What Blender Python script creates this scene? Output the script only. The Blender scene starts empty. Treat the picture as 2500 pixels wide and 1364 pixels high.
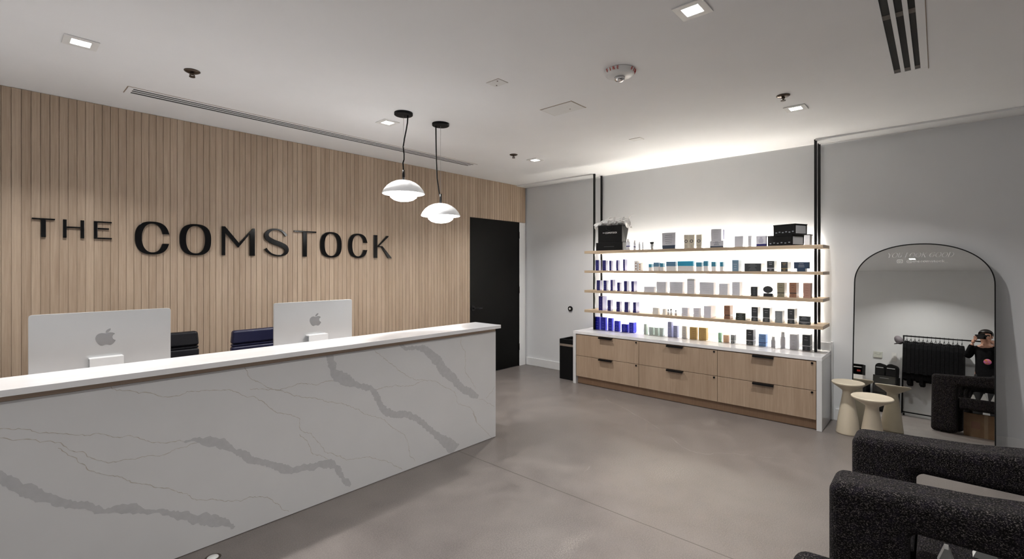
import bpy, bmesh, math, random
from mathutils import Vector, Matrix
random.seed(7)
S = bpy.context.scene
COL = S.collection
PI = math.pi

# ------------------------------------------------------------------ camera
CAMZ = 1.35
cd = bpy.data.cameras.new('camera'); cam = bpy.data.objects.new('camera', cd); COL.objects.link(cam)
cam.location = (0, 0, CAMZ)
cam.rotation_euler = (PI / 2, 0, math.radians(42.15 - 90))
cd.sensor_width = 36.0; cd.lens = 16.545; cd.shift_y = -29 / 2500; cd.clip_start = 0.01
S.camera = cam
# ------------------------------------------------------------------ view, world
S.view_settings.view_transform = 'Standard'; S.view_settings.look = 'None'
S.view_settings.exposure = -0.07; S.view_settings.gamma = 1.0
S.view_settings.use_curve_mapping = False
w = bpy.data.worlds.new('world'); S.world = w; w.use_nodes = True
w.node_tree.nodes['Background'].inputs[0].default_value = (0.8, 0.85, 0.9, 1)
w.node_tree.nodes['Background'].inputs[1].default_value = 0.02
# lamp strengths (each lamp's light sits in its own builder)
DOWNLIGHT_W = 19.0
DOWNLIGHT_PANE = 30.0
PENDANT_E = 26.0
STRIP_E = 210.0

# ------------------------------------------------------------------ room size
XW, YW, H = 5.02, 4.29, 2.47          # right wall, wood wall, ceiling
XB, YS = -0.65, -2.4                  # wall behind the camera, far side wall

# ------------------------------------------------------------------ materials
def nodes(m):
    m.use_nodes = True
    nt = m.node_tree; b = nt.nodes['Principled BSDF']
    return nt, b
def mat(name, col, rough=0.5, metal=0.0, var=0.06, scale=30.0, stretch=(1, 1, 1), bump=0.0, emit=0.0, spec=0.5, coat=0.0, trans=0.0, sss=0.0):
    m = bpy.data.materials.new(name); nt, b = nodes(m)
    tc = nt.nodes.new('ShaderNodeTexCoord'); mp = nt.nodes.new('ShaderNodeMapping')
    mp.inputs['Scale'].default_value = stretch
    n = nt.nodes.new('ShaderNodeTexNoise'); n.inputs['Scale'].default_value = scale; n.inputs['Detail'].default_value = 5
    nt.links.new(tc.outputs['Object'], mp.inputs[0]); nt.links.new(mp.outputs[0], n.inputs['Vector'])
    r = nt.nodes.new('ShaderNodeMapRange'); r.inputs['From Min'].default_value = .25; r.inputs['From Max'].default_value = .75
    r.inputs['To Min'].default_value = 1 - var; r.inputs['To Max'].default_value = 1 + var
    nt.links.new(n.outputs['Fac'], r.inputs['Value'])
    mx = nt.nodes.new('ShaderNodeVectorMath'); mx.operation = 'SCALE'
    mx.inputs[0].default_value = col[:3]; nt.links.new(r.outputs[0], mx.inputs['Scale'])
    nt.links.new(mx.outputs[0], b.inputs['Base Color'])
    b.inputs['Roughness'].default_value = rough; b.inputs['Metallic'].default_value = metal
    b.inputs['Specular IOR Level'].default_value = spec
    b.inputs['Coat Weight'].default_value = coat
    b.inputs['Transmission Weight'].default_value = trans
    if emit:
        b.inputs['Emission Color'].default_value = (*col[:3], 1); b.inputs['Emission Strength'].default_value = emit
    if bump:
        bp = nt.nodes.new('ShaderNodeBump'); bp.inputs['Strength'].default_value = bump; bp.inputs['Distance'].default_value = .01
        nt.links.new(n.outputs['Fac'], bp.inputs['Height']); nt.links.new(bp.outputs[0], b.inputs['Normal'])
    return m
def math_node(nt, op, a, b_=None, c=None):
    n = nt.nodes.new('ShaderNodeMath'); n.operation = op
    for i, v in enumerate((a, b_, c)):
        if v is None: continue
        if isinstance(v, (int, float)): n.inputs[i].default_value = v
        else: nt.links.new(v, n.inputs[i])
    return n.outputs[0]
def mixcol(nt, fac, a, b_):
    n = nt.nodes.new('ShaderNodeMix'); n.data_type = 'RGBA'
    if isinstance(fac, (int, float)): n.inputs[0].default_value = fac
    else: nt.links.new(fac, n.inputs[0])
    for k, v in ((6, a), (7, b_)):
        if isinstance(v, tuple): n.inputs[k].default_value = (*v[:3], 1)
        else: nt.links.new(v, n.inputs[k])
    return n.outputs[2]
def noise(nt, vec, scale, detail=4, stretch=None, rough=.55):
    if stretch:
        mp = nt.nodes.new('ShaderNodeMapping'); mp.inputs['Scale'].default_value = stretch
        nt.links.new(vec, mp.inputs[0]); vec = mp.outputs[0]
    n = nt.nodes.new('ShaderNodeTexNoise'); n.inputs['Scale'].default_value = scale; n.inputs['Detail'].default_value = detail
    n.inputs['Roughness'].default_value = rough
    nt.links.new(vec, n.inputs['Vector']); return n.outputs['Fac']
def rng(nt, v, a, b_, c=0.0, d=1.0):
    r = nt.nodes.new('ShaderNodeMapRange'); nt.links.new(v, r.inputs['Value'])
    for k, x in (('From Min', a), ('From Max', b_), ('To Min', c), ('To Max', d)): r.inputs[k].default_value = x
    return r.outputs[0]

SLAT = 0.0429
def wood_mat(name, c1, c2, axis='x', slats=False, rough=.5, grain=90.0, along='z'):
    m = bpy.data.materials.new(name); nt, b = nodes(m)
    tc = nt.nodes.new('ShaderNodeTexCoord').outputs['Object']
    st = {'z': (1, 1, .03), 'y': (1, .03, 1), 'x': (.03, 1, 1)}[along]
    g = noise(nt, tc, grain, 6, st, .65)
    g2 = noise(nt, tc, 9, 3, tuple(s if s == 1 else .12 for s in st))
    f = math_node(nt, 'ADD', math_node(nt, 'MULTIPLY', rng(nt, g, .3, .7), .65), math_node(nt, 'MULTIPLY', rng(nt, g2, .3, .7), .35))
    if slats:
        sp = nt.nodes.new('ShaderNodeSeparateXYZ'); nt.links.new(tc, sp.inputs[0])
        k = math_node(nt, 'FLOOR', math_node(nt, 'DIVIDE', math_node(nt, 'SUBTRACT', sp.outputs[0], XB), SLAT))
        wn = nt.nodes.new('ShaderNodeTexWhiteNoise'); wn.noise_dimensions = '1D'; nt.links.new(k, wn.inputs['W'])
        f = math_node(nt, 'ADD', math_node(nt, 'MULTIPLY', f, .75), math_node(nt, 'MULTIPLY', wn.outputs[0], .35))
    nt.links.new(mixcol(nt, f, c1, c2), b.inputs['Base Color'])
    b.inputs['Roughness'].default_value = rough
    bp = nt.nodes.new('ShaderNodeBump'); bp.inputs['Strength'].default_value = .08; bp.inputs['Distance'].default_value = .004
    nt.links.new(g, bp.inputs['Height']); nt.links.new(bp.outputs[0], b.inputs['Normal'])
    return m

def seg_dist(nt, px, py, a, b_):
    ax, ay = a; dx, dy = b_[0] - ax, b_[1] - ay; L2 = dx * dx + dy * dy
    qx = math_node(nt, 'SUBTRACT', px, ax); qy = math_node(nt, 'SUBTRACT', py, ay)
    t = math_node(nt, 'DIVIDE', math_node(nt, 'ADD', math_node(nt, 'MULTIPLY', qx, dx), math_node(nt, 'MULTIPLY', qy, dy)), L2)
    cl = nt.nodes.new('ShaderNodeClamp'); nt.links.new(t, cl.inputs[0]); t = cl.outputs[0]
    ex = math_node(nt, 'SUBTRACT', qx, math_node(nt, 'MULTIPLY', t, dx)); ey = math_node(nt, 'SUBTRACT', qy, math_node(nt, 'MULTIPLY', t, dy))
    return math_node(nt, 'SQRT', math_node(nt, 'ADD', math_node(nt, 'MULTIPLY', ex, ex), math_node(nt, 'MULTIPLY', ey, ey)))

def floor_mat():
    m = bpy.data.materials.new('polished_concrete'); nt, b = nodes(m)
    tc = nt.nodes.new('ShaderNodeTexCoord').outputs['Object']
    big = noise(nt, tc, .9, 5, None, .6); mid = noise(nt, tc, 5.0, 6, None, .6); fine = noise(nt, tc, 160, 2)
    grit = noise(nt, tc, 420, 1)
    f = math_node(nt, 'ADD', math_node(nt, 'MULTIPLY', rng(nt, big, .3, .7), .5), math_node(nt, 'MULTIPLY', rng(nt, mid, .3, .7), .5))
    c = mixcol(nt, f, (.092, .079, .075), (.195, .173, .163))
    c = mixcol(nt, rng(nt, fine, .40, .62, .0, .55), c, (.205, .184, .172))
    c = mixcol(nt, rng(nt, grit, .70, .76, 0, .5), c, (.38, .34, .31))
    sp = nt.nodes.new('ShaderNodeSeparateXYZ'); nt.links.new(tc, sp.inputs[0])
    wob = nt.nodes.new('ShaderNodeTexNoise'); wob.inputs['Scale'].default_value = 6; wob.inputs['Detail'].default_value = 6; nt.links.new(tc, wob.inputs['Vector'])
    wo = math_node(nt, 'MULTIPLY', math_node(nt, 'SUBTRACT', wob.outputs['Fac'], .5), .12)
    px = math_node(nt, 'ADD', sp.outputs[0], wo); py = math_node(nt, 'ADD', sp.outputs[1], wo)
    d = None
    for pl in CRACKS:
        for a, b2 in zip(pl, pl[1:]):
            s = seg_dist(nt, px, py, a, b2)
            d = s if d is None else math_node(nt, 'MINIMUM', d, s)
    c = mixcol(nt, math_node(nt, 'MULTIPLY', rng(nt, d, .002, .0055, .55, 0), rng(nt, mid, .4, .6)), c, (.34, .31, .285))
    # pale scuffs and a worn patch
    for (qx, qy, rx, ry, k) in SCUFFS:
        ex = math_node(nt, 'DIVIDE', math_node(nt, 'SUBTRACT', px, qx), rx); ey = math_node(nt, 'DIVIDE', math_node(nt, 'SUBTRACT', py, qy), ry)
        dd = math_node(nt, 'SQRT', math_node(nt, 'ADD', math_node(nt, 'MULTIPLY', ex, ex), math_node(nt, 'MULTIPLY', ey, ey)))
        c = mixcol(nt, math_node(nt, 'MULTIPLY', rng(nt, dd, .2, 1.0, k, 0), rng(nt, fine, .42, .62)), c, (.36, .33, .305))
    # saw-cut control joints
    j = math_node(nt, 'ABSOLUTE', math_node(nt, 'SUBTRACT', math_node(nt, 'ADD', sp.outputs[0], math_node(nt, 'MULTIPLY', wo, .04)), 2.305))
    c = mixcol(nt, rng(nt, j, .0022, .0042, .85, 0), c, (.05, .04, .032))
    nt.links.new(c, b.inputs['Base Color'])
    nt.links.new(rng(nt, mid, .3, .7, .30, .42), b.inputs['Roughness'])
    b.inputs['Specular IOR Level'].default_value = .45
    bp = nt.nodes.new('ShaderNodeBump'); bp.inputs['Strength'].default_value = .05; bp.inputs['Distance'].default_value = .002
    nt.links.new(mid, bp.inputs['Height']); nt.links.new(bp.outputs[0], b.inputs['Normal'])
    return m

def boucle_mat():
    m = bpy.data.materials.new('dark_boucle'); nt, b = nodes(m)
    tc = nt.nodes.new('ShaderNodeTexCoord').outputs['Object']
    n1 = noise(nt, tc, 230, 3, (1, 1, 1.5), .7); n2 = noise(nt, tc, 40, 3)
    v = nt.nodes.new('ShaderNodeTexVoronoi'); v.inputs['Scale'].default_value = 190; nt.links.new(tc, v.inputs['Vector'])
    c = mixcol(nt, rng(nt, n1, .53, .72), (.003, .0026, .003), (.20, .175, .17))
    c = mixcol(nt, rng(nt, n2, .45, .7, 0, .35), c, (.02, .015, .03))
    nt.links.new(c, b.inputs['Base Color']); b.inputs['Roughness'].default_value = .95
    b.inputs['Specular IOR Level'].default_value = .1
    b.inputs['Sheen Weight'].default_value = .04; b.inputs['Sheen Roughness'].default_value = .4
    bp = nt.nodes.new('ShaderNodeBump'); bp.inputs['Strength'].default_value = .9; bp.inputs['Distance'].default_value = .006
    h = math_node(nt, 'ADD', n1, math_node(nt, 'MULTIPLY', v.outputs['Distance'], .6))
    nt.links.new(h, bp.inputs['Height']); nt.links.new(bp.outputs[0], b.inputs['Normal'])
    return m

CRACKS = [[(4.22, 2.52), (4.05, 2.19), (3.82, 1.83), (3.67, 1.62), (3.47, 1.41), (3.45, 1.31), (3.62, 1.08), (3.8, 0.75)], [(2.45, 1.76), (2.56, 1.74), (2.73, 1.75)]]
SCUFFS = [(3.03, 1.31, .26, .18, .30), (4.21, 1.47, .16, .05, .45), (1.90, 1.32, .22, .06, .40), (1.75, 1.50, .5, .3, .12)]
M = {}
M['ceiling'] = mat('ceiling_paint', (.89, .895, .905), .9, var=.015, scale=3)
M['wall'] = mat('white_wall_paint', (.735, .75, .77), .75, var=.015, scale=4)
M['trim'] = mat('white_trim_paint', (.78, .79, .80), .45, var=.01)
M['floor'] = floor_mat()
M['slat'] = wood_mat('oak_slat_veneer', (.295, .21, .145), (.52, .41, .31), slats=True, rough=.5, grain=120)
M['oak'] = wood_mat('oak_veneer', (.29, .205, .14), (.46, .35, .255), rough=.45, grain=140)
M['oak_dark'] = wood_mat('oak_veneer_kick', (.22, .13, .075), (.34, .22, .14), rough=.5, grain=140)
M['oak_shelf'] = wood_mat('oak_shelf_veneer', (.36, .27, .18), (.54, .43, .31), rough=.45, grain=110, along='y')
M['ash_strip'] = wood_mat('brown_strip_veneer', (.34, .26, .20), (.46, .36, .28), rough=.5, grain=100, along='x')
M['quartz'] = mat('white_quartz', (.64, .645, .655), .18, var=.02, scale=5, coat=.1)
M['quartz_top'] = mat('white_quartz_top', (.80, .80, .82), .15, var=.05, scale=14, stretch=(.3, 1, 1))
M['vein'] = mat('grey_quartz_vein', (.49, .495, .51), .22, var=.05, scale=40)
M['hairline'] = mat('tan_quartz_hairline', (.46, .425, .38), .25, var=.15, scale=60)
M['black'] = mat('black_metal', (.003, .003, .0035), .35, var=.1, spec=.3)
M['black_matte'] = mat('black_matte', (.003, .003, .0035), .7, var=.2, scale=80, spec=.2)
M['letter'] = mat('black_acrylic', (.003, .003, .0035), .16, var=.05, spec=.35)
M['door'] = mat('black_door_paint', (.003, .0028, .0025), .55, var=.15, scale=6, spec=.12)
M['slot'] = mat('slot_void_black', (.004, .004, .004), .9, var=.1)
M['white_plastic'] = mat('white_plastic', (.80, .80, .79), .35, var=.02)
M['opal'] = mat('lit_opal_glass', (1.0, .99, .97), .3, var=.0, emit=PENDANT_E)
M['shade'] = mat('white_glazed_shade', (.86, .87, .88), .12, var=.01, coat=.3, emit=.22)  # weak emission stands in for lamp light glowing through the shade
M['pane'] = mat('lit_lamp_pane', (1.0, .98, .95), .4, var=0, emit=DOWNLIGHT_PANE)
M['led'] = mat('led_strip_light', (1.0, .95, .86), .4, var=0, emit=STRIP_E)
M['alu'] = mat('silver_aluminium', (.58, .59, .60), .36, metal=.65, var=.02, scale=6)
M['alu_logo'] = mat('polished_grey_logo', (.33, .33, .34), .25, metal=.6, var=.02)
M['alu_light'] = mat('pale_aluminium', (.72, .73, .74), .35, metal=.4, var=.02)
M['steel'] = mat('brushed_steel', (.55, .55, .55), .3, metal=1, var=.05, scale=50, stretch=(1, 1, .1))
M['chrome'] = mat('chrome', (.75, .75, .76), .12, metal=1, var=.02)
M['bronze'] = mat('dark_bronze', (.10, .075, .06), .3, metal=.8, var=.1)
M['leather'] = mat('black_leather', (.005, .0055, .008), .38, var=.2, scale=200, bump=.15, spec=.3)
M['leather_blue'] = mat('dark_navy_leather', (.008, .009, .035), .38, var=.2, scale=200, bump=.15, spec=.35)
M['boucle'] = boucle_mat()
M['cream'] = mat('cream_lacquer', (.62, .55, .43), .38, var=.05, scale=8)
M['red'] = mat('red_print', (.55, .02, .01), .5, var=.05)
M['cloth_black'] = mat('black_cloth', (.006, .006, .007), .9, var=.3, scale=60, bump=.3, spec=.1)
M['skin'] = mat('skin', (.50, .27, .19), .5, var=.06, scale=20)
M['hair'] = mat('dark_hair', (.012, .009, .008), .5, var=.3, scale=120, stretch=(1, 1, .1))
M['jeans'] = mat('black_denim', (.008, .008, .010), .8, var=.2, scale=150)
M['tattoo'] = mat('pink_orange_print', (.60, .16, .30), .6)
_nt, _b = M['tattoo'].node_tree, M['tattoo'].node_tree.nodes['Principled BSDF']
_nt.links.new(mixcol(_nt, rng(_nt, noise(_nt, _nt.nodes['Texture Coordinate'].outputs['Object'], 28, 2), .45, .55), (.50, .12, .30), (.48, .14, .03)), _b.inputs['Base Color'])
M['card'] = mat('brown_cardboard', (.30, .19, .11), .8, var=.08, scale=20)
M['tape'] = mat('tan_parcel_tape', (.42, .30, .19), .35, var=.05)
M['paper'] = mat('white_paper', (.78, .78, .76), .8, var=.03)
M['cap'] = mat('grey_violet_cloth', (.20, .18, .20), .9, var=.1, scale=90)
M['plate'] = mat('pale_sign_plate', (.62, .64, .58), .5, var=.03)
M['ink'] = mat('dark_ink', (.05, .05, .05), .6, var=.1)
M['etch'] = mat('white_vinyl', (.80, .80, .80), .6, var=.02)
def tissue_mat():
    m = mat('white_tissue', (.90, .90, .90), .6, var=.03, scale=20)
    m.node_tree.nodes['Principled BSDF'].inputs['Transmission Weight'].default_value = .15
    return m
M['tissue'] = tissue_mat()
def mirror_mat():
    m = bpy.data.materials.new('mirror_glass'); nt, b = nodes(m)
    tc = nt.nodes.new('ShaderNodeTexCoord').outputs['Object']
    nt.links.new(mixcol(nt, noise(nt, tc, 3), (.76, .765, .74), (.78, .785, .76)), b.inputs['Base Color'])
    b.inputs['Metallic'].default_value = 1; b.inputs['Roughness'].default_value = 0.0
    return m
M['mirror'] = mirror_mat()

# ------------------------------------------------------------------ mesh helpers
def box(bm, x0, x1, y0, y1, z0, z1, mi=0):
    v = [bm.verts.new(p) for p in ((x0, y0, z0), (x1, y0, z0), (x1, y1, z0), (x0, y1, z0), (x0, y0, z1), (x1, y0, z1), (x1, y1, z1), (x0, y1, z1))]
    for q in ((3, 2, 1, 0), (4, 5, 6, 7), (0, 1, 5, 4), (1, 2, 6, 5), (2, 3, 7, 6), (3, 0, 4, 7)):
        f = bm.faces.new([v[i] for i in q]); f.material_index = mi
    return v
def tube(bm, a, b, r, n=12, r2=None, mi=0, caps=True):
    a, b = Vector(a), Vector(b); d = (b - a).normalized(); r2 = r if r2 is None else r2
    u = d.orthogonal().normalized(); v = d.cross(u)
    A = [bm.verts.new(a + (u * math.cos(t) + v * math.sin(t)) * r) for t in (2 * PI * i / n for i in range(n))]
    B = [bm.verts.new(b + (u * math.cos(t) + v * math.sin(t)) * r2) for t in (2 * PI * i / n for i in range(n))]
    for i in range(n):
        f = bm.faces.new((A[i], A[(i + 1) % n], B[(i + 1) % n], B[i])); f.material_index = mi; f.smooth = True
    if caps:
        f = bm.faces.new(A[::-1]); f.material_index = mi
        f = bm.faces.new(B); f.material_index = mi
def path(bm, pts, r, n=8, mi=0):
    pts = [Vector(p) for p in pts]; rings = []
    u = None
    for i, p in enumerate(pts):
        d = (pts[min(i + 1, len(pts) - 1)] - pts[max(i - 1, 0)]).normalized()
        u = d.orthogonal().normalized() if u is None else (u - d * u.dot(d)).normalized()
        v = d.cross(u)
        rr = r[i] if isinstance(r, (list, tuple)) else r
        rings.append([bm.verts.new(p + (u * math.cos(t) + v * math.sin(t)) * rr) for t in (2 * PI * k / n for k in range(n))])
    for A, B in zip(rings, rings[1:]):
        for i in range(n):
            f = bm.faces.new((A[i], A[(i + 1) % n], B[(i + 1) % n], B[i])); f.material_index = mi; f.smooth = True
    bm.faces.new(rings[0][::-1]).material_index = mi; bm.faces.new(rings[-1]).material_index = mi
def lathe(bm, prof, cx=0, cy=0, n=48, mi=0, sx=1, sy=1):
    rings = []
    for r, z in prof:
        if r < 1e-6: rings.append([bm.verts.new((cx, cy, z))])
        else: rings.append([bm.verts.new((cx + r * sx * math.cos(2 * PI * i / n), cy + r * sy * math.sin(2 * PI * i / n), z)) for i in range(n)])
    for A, B in zip(rings, rings[1:]):
        for i in range(n):
            j = (i + 1) % n
            if len(A) == 1 and len(B) == 1: continue
            if len(A) == 1: q = (A[0], B[j], B[i])
            elif len(B) == 1: q = (A[i], A[j], B[0])
            else: q = (A[i], A[j], B[j], B[i])
            f = bm.faces.new(q); f.material_index = mi; f.smooth = True
def prism(bm, poly, place, t0, t1, mi=0):
    """poly: list of 2d points, place(u, v, t) -> 3d"""
    A = [bm.verts.new(place(u, v, t0)) for u, v in poly]; B = [bm.verts.new(place(u, v, t1)) for u, v in poly]
    n = len(poly)
    fs = [bm.faces.new(A[::-1]), bm.faces.new(B)]
    for i in range(n): fs.append(bm.faces.new((A[i], A[(i + 1) % n], B[(i + 1) % n], B[i])))
    for f in fs: f.material_index = mi
def ring_prism(bm, outer, inner, place, t0, t1, mi=0):
    n = len(outer)
    L = [[bm.verts.new(place(u, v, t)) for u, v in P] for P in (outer, inner) for t in (t0, t1)]
    O0, O1, I0, I1 = L
    for i in range(n):
        j = (i + 1) % n
        for q in ((O0[i], O0[j], O1[j], O1[i]), (I0[j], I0[i], I1[i], I1[j]), (O1[i], O1[j], I1[j], I1[i]), (O0[j], O0[i], I0[i], I0[j])):
            bm.faces.new(q).material_index = mi
def obj(name, bm, mats, parent=None, bevel=0.0, seg=2, smooth=False, fix=True, sub=0):
    if fix: bmesh.ops.recalc_face_normals(bm, faces=bm.faces[:])
    me = bpy.data.meshes.new(name); bm.to_mesh(me); bm.free()
    if not isinstance(mats, (list, tuple)): mats = [mats]
    for m in mats: me.materials.append(M[m] if isinstance(m, str) else m)
    o = bpy.data.objects.new(name, me); COL.objects.link(o)
    if smooth:
        for p in me.polygons: p.use_smooth = True
    if bevel:
        b = o.modifiers.new('bevel', 'BEVEL'); b.width = bevel; b.segments = seg; b.limit_method = 'ANGLE'; b.angle_limit = math.radians(40)
    if sub:
        s_ = o.modifiers.new('sub', 'SUBSURF'); s_.levels = sub; s_.render_levels = sub
    if parent:
        o.parent = parent; o.matrix_parent_inverse = Matrix.Translation(-parent.location) if parent.type == 'EMPTY' else Matrix()
    return o
def NB(): return bmesh.new()
def bxo(name, dims, mats, parent=None, bevel=0.0, seg=2):
    bm = NB(); box(bm, *dims); return obj(name, bm, mats, parent, bevel, seg)
def tag(o, label, cat, group=None, kind=None):
    o['label'] = label; o['category'] = cat
    if group: o['group'] = group
    if kind: o['kind'] = kind
    return o
def thing(name, label, cat, loc, group=None):
    o = bpy.data.objects.new(name, None); COL.objects.link(o); o.location = loc; o.empty_display_size = .1
    return tag(o, label, cat, group)
def structure(o, label=None, cat=None):
    o['kind'] = 'structure'
    if label: o['label'] = label; o['category'] = cat or 'wall'
    return o
def copy_tree(root, dx, name=None):
    """copies a thing, its parts and their sub-parts"""
    def rec(o, parent):
        c = o.copy(); COL.objects.link(c)
        if parent:
            c.parent = parent; c.matrix_parent_inverse = o.matrix_parent_inverse.copy()
        for ch in list(o.children): rec(ch, c)
        return c
    r = rec(root, None); r.location = root.location + Vector(dx); return r

# ---- desk stone veins (x, z on the front panel) and shelf products (row, y, width, height, depth, ...)
BIG_VEINS = [[(1.311,0.857,0.039),(1.33,0.796,0.045),(1.336,0.746,0.048),(1.369,0.71,0.063),(1.415,0.677,0.069),(1.477,0.641,0.041),(1.526,0.625,0.036),(1.591,0.597,0.036),(1.621,0.548,0.037),(1.651,0.495,0.034),(1.681,0.429,0.056),(1.76,0.4,0.038),(1.85,0.376,0.032),(1.926,0.334,0.043),(1.983,0.285,0.033),(2.039,0.226,0.04),(2.107,0.162,0.048),(2.166,0.115,0.062),(2.237,0.056,0.077),(2.285,0.012,0.085)],[(1.784,0.849,0.013),(1.85,0.817,0.029),(1.926,0.807,0.03),(1.997,0.791,0.047),(2.06,0.746,0.068),(2.116,0.694,0.075),(2.154,0.628,0.069),(2.212,0.581,0.07),(2.262,0.542,0.05),(2.303,0.488,0.05),(2.365,0.438,0.058),(2.44,0.399,0.066),(2.506,0.354,0.019)],[(0.602,0.536,0.003),(0.637,0.534,0.023),(0.677,0.52,0.033),(0.728,0.501,0.038),(0.776,0.472,0.043),(0.815,0.434,0.029),(0.86,0.401,0.035),(0.896,0.365,0.03),(0.921,0.352,0.03),(0.964,0.33,0.041),(1.019,0.299,0.041),(1.07,0.253,0.047),(1.129,0.235,0.043),(1.208,0.228,0.044),(1.272,0.227,0.039),(1.324,0.211,0.045),(1.365,0.166,0.029),(1.392,0.112,0.026),(1.427,0.061,0.032),(1.448,0.041,0.018)],[(-0.007,0.589,0.04),(0.017,0.564,0.04),(0.048,0.533,0.037),(0.077,0.498,0.045),(0.107,0.467,0.045),(0.143,0.436,0.042),(0.174,0.407,0.039),(0.206,0.387,0.032),(0.249,0.371,0.028),(0.286,0.343,0.032),(0.318,0.317,0.029),(0.364,0.309,0.029),(0.409,0.294,0.034),(0.455,0.267,0.026),(0.502,0.246,0.026),(0.551,0.222,0.022),(0.602,0.19,0.032),(0.637,0.158,0.037),(0.691,0.137,0.047),(0.742,0.111,0.043),(0.785,0.078,0.029),(0.815,0.044,0.022)]]
THIN_VEINS = [[(0.334,0.854),(0.351,0.823),(0.406,0.817),(0.428,0.799),(0.484,0.783),(0.539,0.756),(0.583,0.754),(0.624,0.768),(0.706,0.755),(0.793,0.746),(0.85,0.708),(0.869,0.696),(0.909,0.677),(0.971,0.634),(1.018,0.576),(1.09,0.552),(1.144,0.521),(1.141,0.473),(1.159,0.441),(1.208,0.416),(1.246,0.366),(1.291,0.284),(1.372,0.248),(1.42,0.201),(1.573,0.175),(1.706,0.103),(1.814,0.02)],[(1.144,0.43),(1.208,0.339),(1.215,0.297),(1.272,0.264),(1.311,0.234)],[(0.834,0.86),(0.87,0.822),(0.875,0.795),(0.894,0.775),(0.945,0.747),(0.955,0.729),(1.035,0.694),(1.068,0.682),(1.101,0.652),(1.194,0.625),(1.286,0.582),(1.395,0.543),(1.491,0.488),(1.562,0.436),(1.659,0.397),(1.764,0.296),(1.832,0.242),(1.866,0.182),(1.875,0.092),(1.919,0.042)],[(0.889,0.727),(1.035,0.691),(1.112,0.708),(1.188,0.703),(1.242,0.687),(1.292,0.693),(1.369,0.685)],[(1.584,0.853),(1.744,0.721),(1.808,0.663),(1.909,0.593),(1.997,0.574),(2.088,0.561),(2.145,0.51),(2.272,0.44),(2.298,0.35),(2.418,0.301),(2.462,0.251),(2.495,0.163),(2.454,0.253),(2.5,0.159),(2.655,0.008)],[(1.621,0.588),(1.744,0.585),(1.875,0.557),(1.997,0.57)],[(2.329,0.857),(2.334,0.771),(2.376,0.719),(2.37,0.57),(2.429,0.505),(2.484,0.431)],[(2.517,0.34),(2.597,0.299),(2.685,0.246)],[(2.591,0.329),(2.655,0.365),(2.691,0.409)],[(0.003,0.741),(0.02,0.738),(0.083,0.724),(0.125,0.699),(0.187,0.687),(0.216,0.666),(0.3,0.65),(0.364,0.624),(0.439,0.592),(0.506,0.557),(0.602,0.536)],[(0.003,0.716),(0.02,0.709),(0.063,0.694),(0.116,0.681),(0.146,0.658),(0.178,0.648),(0.206,0.617),(0.233,0.594),(0.263,0.577),(0.286,0.547),(0.318,0.53),(0.357,0.514),(0.447,0.505),(0.486,0.507),(0.527,0.491),(0.589,0.514),(0.655,0.516)],[(0.178,0.626),(0.203,0.596),(0.246,0.548),(0.266,0.512),(0.321,0.467),(0.383,0.437),(0.416,0.406),(0.502,0.354),(0.539,0.345),(0.589,0.305),(0.655,0.245),(0.714,0.229),(0.771,0.189),(0.845,0.17),(0.896,0.168),(0.964,0.144),(1.013,0.102),(1.042,0.069),(1.059,0.036),(1.082,0.023)]]
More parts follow.
